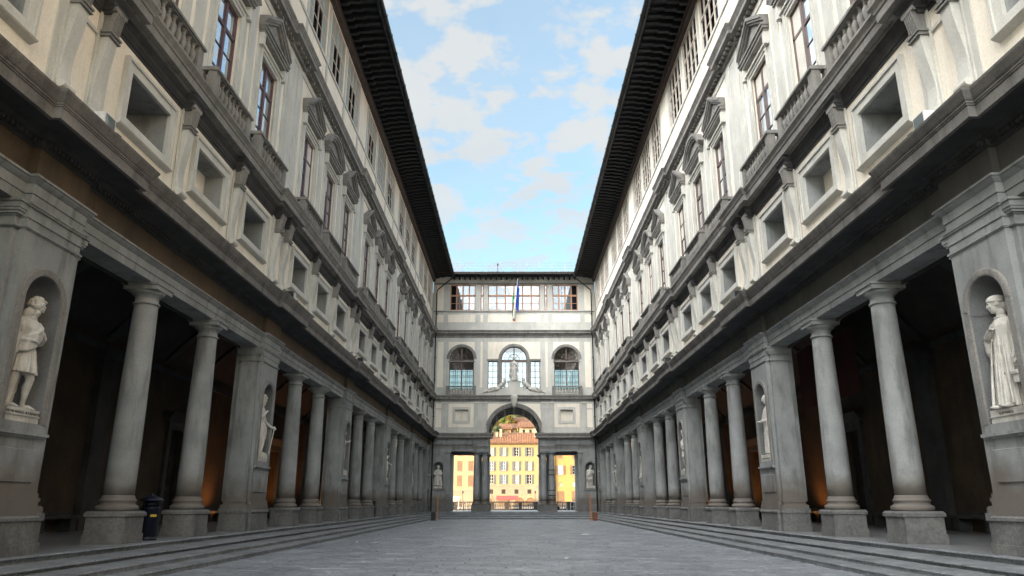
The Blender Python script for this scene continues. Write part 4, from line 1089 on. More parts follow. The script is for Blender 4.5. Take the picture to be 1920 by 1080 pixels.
# flags on the end block
for nm, lab, x, dx, cols, zt in (('flag', 'blue flag drooping from a pole above the archway windows', .12, .30, [('flag_blue', 0, 1)], 24.3),
                        ('flag', 'green white and red flag hanging limp behind the blue flag', -.02, -.12, [('flag_green', 0, .45), ('flag_white', .45, .8), ('flag_red', .8, 1)], 22.9)):
    t = thing(nm, lab, 'flag', (x, FY - .1, 19.9), 'flags above the archway')
    q = MB(); top = Vector((dx, -1.15, zt - 19.9)); q.tube([(0, 0, 0), tuple(top)], .035, 8); q.lathe(top.x, top.y, [(.0, 0), (.06, .05), (.0, .12)], 8, cz=top.z - .03)
    link('pole', q.mesh('pole', 'white_metal'), t)
    for m_, u0, u1 in cols:
        q = MB(); rows = []
        for i in range(15):
            f = i / 14; row = []
            for j in range(9):
                u = u0 + (u1 - u0)*j/8
                base = top * (1 - .34*f*(1 - .6*u)) ; spread = .52 * (1 - .45*f)
                z = base.z - .15 - 2.6*u*.55 - f*1.55
                row.append((base.x*(1 - .2*f) + math.sin(u*11 + f*2.2)*.11*(1 + .5*f) + u*.14, base.y + math.cos(u*13)*.10 - .1, z))
            rows.append(row)
        q.loops(rows, closed=False, smooth=True); link('cloth', q.mesh('cloth', m_), t)

# ------------------------------------------------------------ statues
def sculpt(parts_fn, voxel, name, m, smooth_it=3, flip=False):
    b = MB(); parts_fn(b)
    me = bpy.data.meshes.new(name); me.from_pydata([(-x if flip else x, y, z) for x, y, z in b.v], [], b.f)
    bm = bmesh.new(); bm.from_mesh(me); bmesh.ops.recalc_face_normals(bm, faces=bm.faces); bm.to_mesh(me); bm.free()
    o = bpy.data.objects.new('tmp', me); C.objects.link(o)
    r = o.modifiers.new('r', 'REMESH'); r.mode = 'VOXEL'; r.voxel_size = voxel; r.use_smooth_shade = True
    s_ = o.modifiers.new('s', 'SMOOTH'); s_.factor = .5; s_.iterations = smooth_it
    dg = bpy.context.evaluated_depsgraph_get(); dg.update()
    out = bpy.data.meshes.new_from_object(o.evaluated_get(dg)); out.name = name
    bpy.data.objects.remove(o); out.materials.clear(); out.materials.append(M[m])
    out.polygons.foreach_set('use_smooth', [True] * len(out.polygons)); return out
def ell(b, c, r, rot=(0, 0, 0), n=14, k=9):
    mt = Euler(rot).to_matrix(); rings = []
    for i in range(k + 1):
        a = -PI/2 + PI*i/k; cr = max(math.cos(a), .02)
        rings.append([tuple(Vector(c) + mt @ Vector((r[0]*cr*math.cos(2*PI*j/n), r[1]*cr*math.sin(2*PI*j/n), r[2]*math.sin(a)))) for j in range(n)])
    b.loops(rings)
def limb(b, pts, rad, n=12):
    b.tube(pts, rad, n)
    for p, r in zip(pts, rad): ell(b, p, (r, r, r), n=12, k=6)
def robe(b, rings_def, folds, n=120, seed=0):
    """rings_def: (z, cx, cy, rx, ry, fold amplitude); folds: list of (count, phase, twist)"""
    rr = random.Random(seed); rings = []
    K_ = len(rings_def); Z = 48
    for i in range(Z + 1):
        t = i / Z * (K_ - 1); a = min(int(t), K_ - 2); f = t - a; f = f*f*(3 - 2*f) * .5 + f * .5
        d = [rings_def[a][q] + (rings_def[a+1][q] - rings_def[a][q]) * f for q in range(6)]
        z, cx, cy, rx, ry, am = d; ring = []
        for j in range(n):
            th = 2*PI*j/n; v = 0
            for c_, ph, tw in folds: v += (1 - abs(math.sin((c_*th + ph + tw*z)/2)) * 2) / len(folds)
            k = 1 + am * v
            ring.append((cx + rx*k*math.cos(th), cy + ry*k*math.sin(th), z))
        rings.append(ring)
    b.loops(rings)
def head(b, c, yaw, pitch=0, beard=0, curls=0, cap=None, s=1.0, seed=1):
    """c = centre of skull; face looks towards +x turned by yaw"""
    mt = Euler((0, pitch, yaw)).to_matrix(); c = Vector(c); rr = random.Random(seed)
    def E_(p, r, rot=(0, 0, 0)):
        q = (mt @ Euler(rot).to_matrix()).to_euler(); ell(b, tuple(c + mt @ (Vector(p)*s)), tuple(x*s for x in r), tuple(q), 16, 10)
    E_((-.01, 0, .02), (.112, .088, .118)); E_((.035, 0, -.045), (.075, .066, .095)); E_((.065, 0, -.112), (.034, .032, .028))
    E_((.098, 0, .032), (.024, .062, .018)); E_((.112, 0, -.012), (.020, .015, .038)); E_((.124, 0, -.032), (.018, .019, .014))
    E_((.082, .036, -.022), (.030, .026, .028)); E_((.082, -.036, -.022), (.030, .026, .028))
    for sy in (-1, 1): E_((.090, sy*.034, .008), (.014, .017, .010)); E_((0, sy*.090, -.005), (.022, .013, .036))
    E_((.098, 0, -.070), (.018, .028, .009)); E_((.094, 0, -.086), (.018, .024, .010))
    if beard:
        for i in range(60):
            a = rr.uniform(-1.25, 1.25); z = rr.uniform(-.215, -.085); q = .085 - abs(z + .10)*.25
            E_((q*math.cos(a) + .02, q*math.sin(a)*.85, z), (.021, .018, .026), (rr.uniform(-.5, .5), rr.uniform(-.5, .5), 0))
    if curls:
        for i in range(130):
            a = rr.uniform(.95, 2*PI - .95); z = rr.uniform(-.07, .12); q = .100*math.sqrt(max(.05, 1 - (z/.135)**2))
            E_((q*math.cos(a) - .012, q*math.sin(a)*.84, z + .015), (.021, .020, .018))
        for i in range(36):
            a = rr.uniform(-.9, .9); E_((.070*math.cos(a) + .0, .075*math.sin(a), rr.uniform(.095, .125)), (.019, .018, .015))
    if cap == 'turban':
        E_((-.012, 0, .075), (.128, .106, .085)); 
        for k in range(3): E_((-.005 - .012*k, 0, .045 + .028*k), (.133 - .006*k, .112 - .004*k, .02), (0, -.16, 0))
        E_((-.09, 0, -.05), (.05, .085, .10))
    if cap == 'hat':
        E_((-.015, 0, .075), (.15, .13, .035)); E_((-.02, 0, .115), (.11, .10, .06))
        for i in range(40):
            a = rr.uniform(1.0, 2*PI - 1.0); E_((.10*math.cos(a), .095*math.sin(a), rr.uniform(-.12, .05)), (.026, .024, .03))
    if cap == 'hood':
        E_((-.025, 0, .03), (.125, .112, .13)); E_((-.04, 0, -.10), (.10, .12, .10))
    E_((-.03, 0, -.15), (.062, .062, .10))
def hand(b, wrist, direction, curl=.4, side=1, s=1.0, up=(0, 0, 1)):
    d = Vector(direction).normalized(); u = Vector(up); w = d.cross(u).normalized(); u = w.cross(d).normalized(); wr = Vector(wrist)
    pc = wr + d*.055*s
    ell(b, tuple(pc), (.05*s, .043*s, .022*s), tuple(Matrix((d, w, u)).transposed().to_euler()), 10, 6)
    for k in range(4):
        o = (k - 1.5) * .022 * s; L_ = [.062, .075, .07, .052][k] * s
        p0 = pc + d*.035*s + w*o; p1 = p0 + (d*math.cos(curl) - u*math.sin(curl))*L_*.55; p2 = p1 + (d*math.cos(curl*2.4) - u*math.sin(curl*2.4))*L_*.5
        b.tube([tuple(p0), tuple(p1), tuple(p2)], [.0105*s, .010*s, .008*s], 7)
    p0 = wr + d*.03*s + w*side*.035*s; p1 = p0 + (d*.6 + w*side*.6 - u*.3)*.045*s; p2 = p1 + (d*.9 + w*side*.1 - u*.4)*.035*s
    b.tube([tuple(p0), tuple(p1), tuple(p2)], [.014*s, .012*s, .009*s], 7)
def leg(b, hip, knee, ankle, toe):
    h, k, a, t = map(Vector, (hip, knee, ankle, toe))
    m1 = h.lerp(k, .4); c1 = k.lerp(a, .3) + Vector((-.018, 0, 0))
    limb(b, [tuple(h), tuple(m1), tuple(k), tuple(c1), tuple(k.lerp(a, .75)), tuple(a)], [.105, .098, .066, .070, .043, .038])
    ell(b, tuple(k + Vector((.022, 0, 0))), (.045, .045, .05))
    heel = a + Vector((-.03, 0, -.05)); f = (t - a)
    limb(b, [tuple(heel), tuple(a.lerp(t, .45) + Vector((0, 0, -.005))), tuple(a.lerp(t, .8) + Vector((0, 0, -.012)))], [.036, .038, .028], 10)
    dr = Vector((f.x, f.y, 0)).normalized(); pr = Vector((-dr.y, dr.x, 0))
    for q in range(5):
        o = (q - 2) * .018; tp = a.lerp(t, .8) + pr*o + Vector((0, 0, -.02)); b.tube([tuple(tp), tuple(tp + dr*(.055 - .006*q))], [.013 if q else .017, .010], 6)
def fig_tunic(b):       # bare-legged bearded man in tunic and cloak, looking down to +y
    leg(b, (0, -.09, .98), (.06, -.15, .56), (.03, -.17, .10), (.20, -.12, .035))
    leg(b, (0, .10, .98), (.10, .16, .55), (.02, .19, .10), (.17, .30, .035))
    robe(b, [(.64, .02, .0, .21, .27, .2), (.80, .02, 0, .195, .25, .17), (1.05, .01, 0, .175, .215, .12), (1.18, .0, 0, .150, .190, .05)], [(17, .4, 2.2), (26, 1.3, -3.0), (9, 2.0, 1.5)])
    robe(b, [(1.12, 0, 0, .155, .192, .05), (1.25, .01, 0, .165, .21, .07), (1.45, .01, 0, .175, .24, .07), (1.58, 0, 0, .150, .225, .03), (1.67, -.01, 0, .085, .10, 0)], [(14, 1.0, 6), (23, .4, -5)])
    # belt, cloak behind
    for k in range(26):
        a = 2*PI*k/26; ell(b, (.148*math.cos(a), .186*math.sin(a), 1.17 + .01*math.sin(3*a)), (.026, .026, .018))
    robe(b, [(.03, -.20, -.12, .14, .25, .25), (.45, -.18, -.10, .15, .30, .22), (.95, -.13, -.04, .15, .33, .18), (1.45, -.08, -.01, .13, .29, .10), (1.62, -.06, 0, .07, .17, .02)], [(15, .2, 1.0), (22, 1.1, -1.6)])
    # drape from left shoulder across to right hip
    for k in range(6):
        o = k*.042
        pts = [(.05, .20 - .01*k, 1.60 - o*.5), (.17, .12, 1.48 - o), (.205, -.02, 1.35 - o*1.1), (.18, -.17, 1.27 - o*1.1), (.10, -.27, 1.22 - o*1.0)]
        b.tube(pts, [.034, .044, .046, .046, .04], 9)
    robe(b, [(.62, .02, -.33, .075, .055, .3), (.9, .05, -.33, .085, .07, .25), (1.2, .08, -.30, .09, .08, .15), (1.32, .08, -.27, .06, .06, .05)], [(9, .2, 1.0), (13, 1.1, -1.6)], n=60)
    # arms
    limb(b, [(-.02, -.235, 1.56), (-.02, -.29, 1.40), (.0, -.325, 1.25)], [.085, .082, .072]); limb(b, [(.0, -.325, 1.25), (.12, -.26, 1.20), (.21, -.15, 1.20)], [.07, .06, .042])
    hand(b, (.22, -.14, 1.20), (.35, .9, -.1), .6, -1)
    limb(b, [(-.01, .225, 1.56), (.0, .29, 1.40), (.03, .31, 1.26)], [.082, .078, .068]); limb(b, [(.03, .31, 1.26), (.12, .26, 1.33), (.165, .17, 1.40)], [.07, .062, .044])
    hand(b, (.17, .16, 1.405), (.2, -.9, .2), .7, 1)
    for k in range(9):     # collar
        a = -1.3 + 2.6*k/8; ell(b, (.085*math.cos(a) + .01, .105*math.sin(a), 1.645), (.032, .03, .022))
    limb(b, [(.0, 0, 1.60), (.03, .03, 1.74)], [.072, .064])
    head(b, (.055, .05, 1.90), .95, .42, 1, 1, None, 1.18)
    limb(b, [(-.12, -.28, .02), (-.1, -.26, .30)], [.05, .035]); ell(b, (-.02, -.36, .10), (.06, .06, .10)); ell(b, (.02, -.30, .05), (.05, .06, .05))
def fig_gown(b):        # long pleated gown, wound cap, hand on breast
    robe(b, [(.03, .0, .0, .250, .335, .26), (.25, .0, .0, .235, .315, .26), (.7, .0, .0, .20, .275, .22), (1.10, .0, 0, .165, .235, .15), (1.32, .0, 0, .150, .225, .06), (1.50, 0, 0, .145, .225, .03), (1.60, -.01, 0, .115, .185, .01), (1.68, -.015, 0, .07, .085, 0)], [(14, .7, .25), (21, 2.0, -.3), (9, .3, .2)], n=160)
    limb(b, [(-.01, .215, 1.53), (.02, .275, 1.38), (.05, .29, 1.26)], [.078, .085, .082]); limb(b, [(.05, .29, 1.26), (.15, .20, 1.33), (.19, .10, 1.40)], [.08, .062, .040])
    hand(b, (.195, .09, 1.405), (.1, -.9, .35), .5, 1)
    robe(b, [(.85, .02, .30, .05, .035, .25), (1.05, .05, .30, .09, .07, .2), (1.26, .06, .29, .10, .08, .1), (1.36, .06, .28, .06, .06, 0)], [(8, .2, 1.0), (13, 1.1, -1.6)], n=60)
    limb(b, [(-.01, -.225, 1.53), (-.0, -.29, 1.30), (.04, -.31, 1.12)], [.078, .080, .07]); limb(b, [(.04, -.31, 1.12), (.10, -.32, .98), (.13, -.31, .86)], [.066, .052, .038])
    hand(b, (.13, -.31, .85), (.15, 0, -1), .4, 1, up=(1, 0, 0))
    b.box(.0, .22, -.44, -.27, .55, .62); b.box(.02, .20, -.42, -.29, .40, .55)
    for k in range(4):
        y = -.14 + .085*k; b.tube([(.15, y + .02*math.sin(k*2), 1.38 - .07*(k % 2)), (.18, y*1.2, 1.05), (.215, y*1.6 + .015, .5), (.25, y*1.9, .06)], [.006, .014, .024, .03], 7)
    ell(b, (.26, -.12, .04), (.11, .05, .035), (0, 0, -.2)); ell(b, (.26, .13, .04), (.11, .05, .035), (0, 0, .3))
    limb(b, [(0, 0, 1.62), (.01, 0, 1.76)], [.066, .058])
    for k in range(8):
        a = -1.5 + 3.0*k/7; ell(b, (.075*math.cos(a), .10*math.sin(a), 1.655), (.03, .03, .02))
    head(b, (.035, .015, 1.90), .55, .10, 0, 0, 'turban', 1.12, 4)
def fig_hat(b):         # tall hat, gown caught up on the hip, staff hand low and out
    robe(b, [(.03, -.02, -.04, .18, .22, .18), (.35, -.0, -.03, .20, .25, .18), (.8, .02, -.02, .20, .26, .14), (1.12, .0, 0, .160, .215, .09), (1.35, .0, 0, .150, .215, .05), (1.52, 0, 0, .145, .22, .03), (1.62, -.01, 0, .10, .17, .01), (1.68, -.015, 0, .07, .085, 0)], [(13, .7, .9), (21, 2.0, -1.2), (8, .3, .8)], n=140)
    leg(b, (.0, .10, .98), (.12, .18, .55), (.04, .22, .10), (.22, .30, .035))
    for k in range(6): b.tube([(.05, -.24, 1.15 - .04*k), (.20, -.10, 1.02 - .055*k), (.21, .08, .92 - .07*k), (.08, .23, .85 - .09*k)], [.03, .034, .034, .03], 8)
    limb(b, [(-.01, -.22, 1.54), (.03, -.29, 1.36), (.08, -.29, 1.22)], [.08, .08, .07]); limb(b, [(.08, -.29, 1.22), (.17, -.17, 1.30), (.20, -.05, 1.42)], [.066, .055, .04]); hand(b, (.20, -.04, 1.43), (.1, .5, .8), .5, 1)
    limb(b, [(-.01, .22, 1.54), (.0, .29, 1.32), (.06, .31, 1.15)], [.08, .078, .068]); limb(b, [(.06, .31, 1.15), (.20, .36, 1.02), (.30, .40, .95)], [.062, .05, .038]); hand(b, (.31, .40, .95), (.8, .3, -.2), .8, 1)
    b.tube([(.36, .42, 1.02), (.28, .38, .30), (.26, .36, .05)], [.022, .02, .02], 7)
    limb(b, [(0, 0, 1.62), (.01, 0, 1.76)], [.066, .058]); head(b, (.03, .02, 1.90), .5, .2, 1, 0, 'hat', 1.15, 6)
def fig_scholar(b):     # smooth cap, gown hitched over one arm, book held forward
    robe(b, [(.03, .0, .0, .21, .29, .16), (.35, .0, .0, .20, .27, .15), (.8, .0, .0, .185, .25, .12), (1.12, .0, 0, .160, .225, .07), (1.35, .0, 0, .150, .225, .03), (1.52, 0, 0, .145, .225, .02), (1.62, -.01, 0, .10, .17, .01), (1.68, -.015, 0, .07, .085, 0)], [(12, 1.7, .3), (19, .2, -.5), (7, .9, .4)], n=140)
    robe(b, [(.35, .05, -.27, .06, .05, .3), (.75, .06, -.27, .12, .09, .25), (1.1, .05, -.25, .13, .10, .18), (1.30, .03, -.24, .09, .08, .05)], [(9, .2, 1.0), (13, 1.1, -1.6)], n=70)
    for sy in (-1, 1):
        limb(b, [(-.01, sy*.22, 1.54), (.03, sy*.275, 1.36), (.07, sy*.27, 1.20)], [.08, .082, .075]); limb(b, [(.07, sy*.27, 1.20), (.18, sy*.17, 1.13), (.26, sy*.08 + .04, 1.12)], [.07, .055, .038]); hand(b, (.27, sy*.07 + .04, 1.12), (.5, -sy*.7, .1), .5, sy)
    b.box(.26, .38, -.05, .13, 1.08, 1.13)
    limb(b, [(0, 0, 1.62), (.01, 0, 1.76)], [.066, .058]); head(b, (.03, .01, 1.90), .3, .12, 0, 0, 'hood', 1.12, 8)
def fig_nude(b):        # slender figure with raised arm and thin drape
    leg(b, (0, -.10, .98), (.10, -.13, .56), (.0, -.14, .10), (.18, -.12, .035)); leg(b, (0, .10, .98), (.02, .16, .56), (-.04, .20, .10), (.12, .28, .035))
    robe(b, [(.88, 0, 0, .13, .175, .06), (1.05, 0, 0, .125, .165, .03), (1.22, 0, 0, .115, .145, 0), (1.42, .01, 0, .14, .19, 0), (1.55, 0, 0, .13, .20, 0), (1.66, -.01, 0, .07, .09, 0)], [(13, 0, 3)])
    robe(b, [(.03, -.17, -.02, .08, .18, .2), (.6, -.15, -.02, .08, .18, .18), (1.1, -.12, 0, .08, .17, .1), (1.4, -.1, 0, .06, .12, 0)], [(12, 0, 1)], n=70)
    limb(b, [(0, .22, 1.55), (.08, .33, 1.45), (.20, .42, 1.50)], [.065, .055, .042]); hand(b, (.21, .43, 1.51), (.7, .6, .3), .3, 1)
    limb(b, [(0, -.22, 1.55), (.0, -.30, 1.35), (.10, -.26, 1.16)], [.065, .055, .038]); hand(b, (.11, -.25, 1.15), (.8, .4, -.2), .5, 1)
    limb(b, [(0, 0, 1.60), (.01, 0, 1.76)], [.06, .052]); head(b, (.02, 0, 1.89), .5, .1, 0, 1, None, 1.08, 9)
def fig_seated(b):      # broad robed figure with wide base
    robe(b, [(.03, .05, .0, .26, .42, .16), (.35, .06, .0, .25, .38, .15), (.8, .05, .0, .22, .33, .12), (1.12, .0, 0, .17, .27, .07), (1.4, .0, 0, .150, .24, .03), (1.58, 0, 0, .11, .19, .02), (1.68, -.015, 0, .07, .085, 0)], [(14, 1.7, .8), (23, .2, -.9), (9, .9, .6)], n=140)
    for sy in (-1, 1):
        limb(b, [(-.01, sy*.22, 1.52), (.05, sy*.31, 1.30), (.10, sy*.30, 1.12)], [.085, .09, .08]); limb(b, [(.10, sy*.30, 1.12), (.22, sy*.2, 1.10), (.28, sy*.10, 1.18)], [.07, .055, .038]); hand(b, (.28, sy*.1, 1.18), (.3, -sy*.8, .3), .5, sy)
    limb(b, [(0, 0, 1.62), (.01, 0, 1.76)], [.066, .058]); head(b, (.03, .01, 1.90), .0, .12, 1, 1, None, 1.12, 8)
def plinth_mesh(flip, hw=.46, hd=.24, h=.24):
    b = MB(); b.box(-hd, hd, -hw, hw, 0, h*.45); b.box(-hd - .02, hd + .02, -hw - .02, hw + .02, h*.45, h*.52); b.box(-hd, hd, -hw, hw, h*.52, h)
    return b.mesh('plinth', 'marble', flip)
def text_mesh(txt, size, m):
    cu = bpy.data.curves.new('inscription', 'FONT'); cu.body = txt; cu.size = size; cu.extrude = .004; cu.align_x = 'CENTER'
    o = bpy.data.objects.new('tmp', cu); C.objects.link(o); dg = bpy.context.evaluated_depsgraph_get(); dg.update()
    me = bpy.data.meshes.new_from_object(o.evaluated_get(dg)); bpy.data.objects.remove(o); me.name = 'inscription'; me.materials.clear(); me.materials.append(M[m]); return me
def add_statue(s, y, me, label, x=9.24, z=1.42, hp=.24, text=None, cat='statue', facing=None, group='marble statues in the wall niches'):
    t = thing('statue', label, cat, (s*x, y, z), group)
    if facing is not None: t.rotation_euler = (0, 0, facing)
    pl = link('plinth', plinth_mesh(s < 0 and facing is None, h=hp), t)
    fo = link('figure', me, t, (0, 0, hp - .01)); fo.scale = (1.12, 1.24 if hp > .2 and s < 0 else 1.16, 1.04)
    if text:
        tm = text_mesh(text, .066, 'letter'); o = link('inscription', tm, pl)
        if s < 0: o.location = (.2415, 0, hp*.60); o.rotation_euler = (PI/2, 0, PI/2)
        else: o.location = (-.2415, 0, hp*.60); o.rotation_euler = (PI/2, 0, -PI/2)
    return t
# local figures face +x; on the left wing they keep that, on the right wing they are mirrored to face -x
near_l = sculpt(fig_tunic, .0105, 'figure', 'marble', 1)
near_r = sculpt(fig_gown, .0105, 'figure', 'marble', 1, True)
l1 = sculpt(fig_hat, .018, 'figure', 'marble', 2); r1 = sculpt(fig_scholar, .018, 'figure', 'marble', 2, True)
farm = {k: (sculpt(fn, .028, 'figure', 'marble', 2), sculpt(fn, .028, 'figure', 'marble', 2, True)) for k, fn in (('nude', fig_nude), ('sch', fig_scholar), ('hat', fig_hat), ('tun', fig_tunic), ('gown', fig_gown), ('seat', fig_seated))}
add_statue(-1, PIERS[1], near_l, 'bearded curly-haired marble man in tunic and cloak, bare legs, nearest niche at left', text='MICHELANGELO  BUONARROTI')
add_statue(1, PIERS[1], near_r, 'marble figure in long pleated gown and wound cap, nearest niche at right', text='F. PETRARCA')
add_statue(-1, PIERS[2], l1, 'marble man in a hat holding a staff, second niche of the left wing')
add_statue(1, PIERS[2], r1, 'marble scholar with close cap holding a book, second niche of the right wing')
FL = [('nude', 'slender marble figure with an outstretched arm, third niche of the left wing'), ('hat', 'marble man with hat and staff, fourth niche of the left wing'), ('gown', 'gowned marble figure, fifth niche of the left wing'), ('sch', 'marble statue in the left wing niche touching the corner downpipe')]
FR = [('tun', 'bare-legged marble figure, third niche of the right wing'), ('gown', 'pale gowned marble figure, fourth niche of the right wing'), ('hat', 'hatted marble figure, fifth niche of the right wing'), ('nude', 'marble statue in the right wing niche touching the corner downpipe')]
for i in range(4):
    add_statue(-1, PIERS[3 + i], farm[FL[i][0]][0], FL[i][1]); add_statue(1, PIERS[3 + i], farm[FR[i][0]][1], FR[i][1])
add_statue(-1, FY + .18, farm['seat'][0], 'broad robed marble figure in the niche left of the archway', x=8.12, z=1.46, facing=-PI/2)
add_statue(1, FY + .18, farm['tun'][0], 'marble man with bare legs in the niche right of the archway', x=8.12, z=1.46, facing=-PI/2)
tag(link('statue', farm['gown'][0], None, (0, FY - .22, 12.86), (0, 0, -PI/2)), 'standing marble statue on the block above the archway keystone', 'statue').scale = (1.3, 1.3, 1.32)
def fig_recline(b):     # half-lying figure: head at the origin side, legs running out along +x and down the scroll
    limb(b, [(.95, 0, .34), (.78, -.02, .50), (.55, -.02, .72), (.46, 0, .84)], [.22, .18, .20, .15])
    for sy in (-1, 1):
        limb(b, [(.95, sy*.09, .34), (1.45, sy*.10, .42 - .1*(sy > 0)), (1.95, sy*.10, .10), (2.12, sy*.10, .02)], [.17, .11, .07, .05])
    limb(b, [(.48, -.20, .84), (.62, -.30, .58), (.40, -.34, .42)], [.09, .075, .055]); limb(b, [(.48, .2, .84), (.30, .22, .55), (.10, .16, .42)], [.09, .075, .055])
    for k in range(7): b.tube([(.75 + .06*k, -.22, .36 + .02*k), (1.1 + .06*k, -.2, .24 - .01*k), (1.35 + .07*k, -.05, .08)], [.05, .055, .05], 8)
    limb(b, [(.44, 0, .86), (.36, 0, 1.0)], [.075, .07]); head(b, (.30, 0, 1.10), PI, .1, 0, 1, None, 1.15, 3)
rec = sculpt(fig_recline, .03, 'figure', 'marble', 1)
for s in (-1, 1):
    o = tag(link('statue', rec if s > 0 else sculpt(fig_recline, .03, 'figure', 'marble', 1, True), None, (s*.62, FY - .30, 11.50)), f'reclining marble figure on the scroll {"left" if s < 0 else "right"} of the standing statue', 'statue', 'reclining figures above the archway')
    o.scale = (1.32, .9, 1.3)

# ------------------------------------------------------------ things in the courtyard
def litter_bin(x, y, label):
    t = thing('litter_bin', label, 'litter bin', (x, y, PZ), 'litter bins in the left portico')
    b = MB(); b.lathe(0, 0, [(.20, 0), (.235, .0), (.235, .05), (.205, .07), (.205, .10), (.225, .12), (.225, .76), (.235, .77), (.235, .80), (.19, .82)], 32); link('body', b.mesh('body', 'bin_blue'), t)
    b = MB()
    for k in range(4):
        a = PI/4 + PI/2*k; b.tube([(.18*math.cos(a), .18*math.sin(a), .80), (.18*math.cos(a), .18*math.sin(a), .98)], .022, 8)
    b.lathe(0, 0, [(.13, .80), (.13, .98)], 24); link('post', b.mesh('post', 'bin_blue'), t)
    b = MB(); b.lathe(0, 0, [(.20, .96), (.29, .965), (.29, .985), (.25, 1.02), (.15, 1.07), (.06, 1.10), (.035, 1.12), (.03, 1.15), (.01, 1.165)], 32); link('lid', b.mesh('lid', 'bin_blue'), t)
    b = MB(); n = 8
    a0 = math.atan2(-y, -x)
    b.loops([[(.229*math.cos(a0 + .05 + (k/n)*.75), .229*math.sin(a0 + .05 + (k/n)*.75), z) for k in range(n+1)] for z in (.57, .63)], closed=False); link('sticker', b.mesh('sticker', 'yellow'), t)
litter_bin(-9.42, 19.75, 'dark blue litter bin with domed lid and yellow sticker between the two nearest columns')
litter_bin(-9.55, 51.3, 'small dark litter bin far down the left portico beside a pier')
for s, m1, lab in ((-1, 'dark_metal', 'dark metal box with upright orange strip at the left foot of the far steps'), (1, 'corten', 'rusty metal box with upright orange strip at the right foot of the far steps')):
    t = thing('marker_post', lab, 'marker post', (s*6.13, 59.2, GZ), 'marker posts by the far steps')
    b = MB(); x = 0.12*s; b.box(x - .17, x + .17, -.17, .17, 0, .62); b.box(x - .15, x + .15, -.15, .15, .62, .63); link('box', b.mesh('box', m1), t)
    b = MB(); x = -.10*s if s > 0 else .16; x = -.22 if s > 0 else .17
    b.box(x - .032, x + .032, .2, .26, 0, 1.98); 
    if s > 0: b.box(x + .07, x + .10, .2, .26, 0, 1.9)
    b.box(x - .1, x + .12, .12, .32, 0, .03); link('strip', b.mesh('strip', 'orange_pole'), t)
b = MB(); b.loops([[(-.16, -.1, .0), (.17, -.12, 0), (.15, .11, 0), (-.15, .1, 0)], [(-.16, -.1, .004), (.17, -.12, .012), (.15, .11, .03), (-.15, .1, .006)]])
tag(link('paper_sheet', b.mesh('paper_sheet', 'paper'), None, (3.05, 33.3, GZ + .008), (0, 0, .3)), 'crumpled white paper sheet lying on the paving at right', 'paper')
for x, y in ((-4.5, 41.5), (1.3, 19.3), (-5.5, 27.0), (-7.05, 17.0)):
    b = MB(); b.loops([[(-.04, -.03, 0), (.04, -.02, 0), (.03, .03, 0), (-.03, .03, 0)], [(-.04, -.03, .01), (.04, -.02, .02), (.03, .03, .012), (-.03, .03, .02)]])
    if x > -6.6: tag(link('paper_scrap', b.mesh('paper_scrap', 'paper'), None, (x, y, GZ + .005)), 'tiny pale scrap of litter on the paving, ' + {-4.5: 'farthest away at left', 1.3: 'nearest, right of the middle', -5.5: 'near the left steps'}.get(x, 'by the steps'), 'litter', 'litter scraps on the paving')
# floodlights on the cornice
for s in (-1, 1):
    for i, y in enumerate(PIERS[1:6]):
        t = thing('floodlight', f'small floodlight on the {SIDE[s]} cornice above the {ORD[i+1]} pier', 'floodlight', (s*8.55, y + .1, 7.27), 'floodlights on the cornice')
        b = MB(); b.box(-.16, .16, -.2, .2, .10, .46); b.box(-.05, .05, -.22, .22, 0, .12); link('housing', b.mesh('housing', 'white_metal' if i == 0 else 'dark_metal'), t)
        b = MB(); xx = -s*.163; b.quad((xx, -.18, .12), (xx, .18, .12), (xx, .18, .44), (xx, -.18, .44)); link('lens', b.mesh('lens', 'glass_front'), t)
        b = MB(); b.box(-.14, .14, .34, .52, .0, .26); link('ballast_box', b.mesh('ballast_box', 'bin_blue'), t)
# banner and hanging sign in the right portico
t = thing('banner', 'dark red banner hanging high inside the right portico', 'banner', (12.6, 29.4, 3.9))
rows = [[(math.sin(u*7)*.05, -2.8 + 5.6*u, 2.5*v) for u in [k/12 for k in range(13)]] for v in (0, .5, 1)]
b = MB(); b.loops(rows, closed=False, smooth=True); b.loops([[(x + .02, y, z) for x, y, z in r_] for r_ in rows], closed=False, smooth=True); link('cloth', b.mesh('cloth', 'banner_red'), t)
b = MB(); b.tube([(0, -2.9, 2.52), (0, 2.9, 2.52)], .03, 8); link('rod', b.mesh('rod', 'dark_metal'), t)
t = thing('hanging_sign', 'small yellow tag hanging on a cord inside the right portico', 'sign', (13.2, 18.9, .45))
b = MB(); b.box(-.02, .02, -.11, .11, 0, .42); link('tag_board', b.mesh('tag_board', 'yellow'), t)
b = MB(); b.tube([(0, 0, .42), (0, 0, .60), (.0, 2.6, 4.6)], .009, 6); link('cord', b.mesh('cord', 'black'), t)
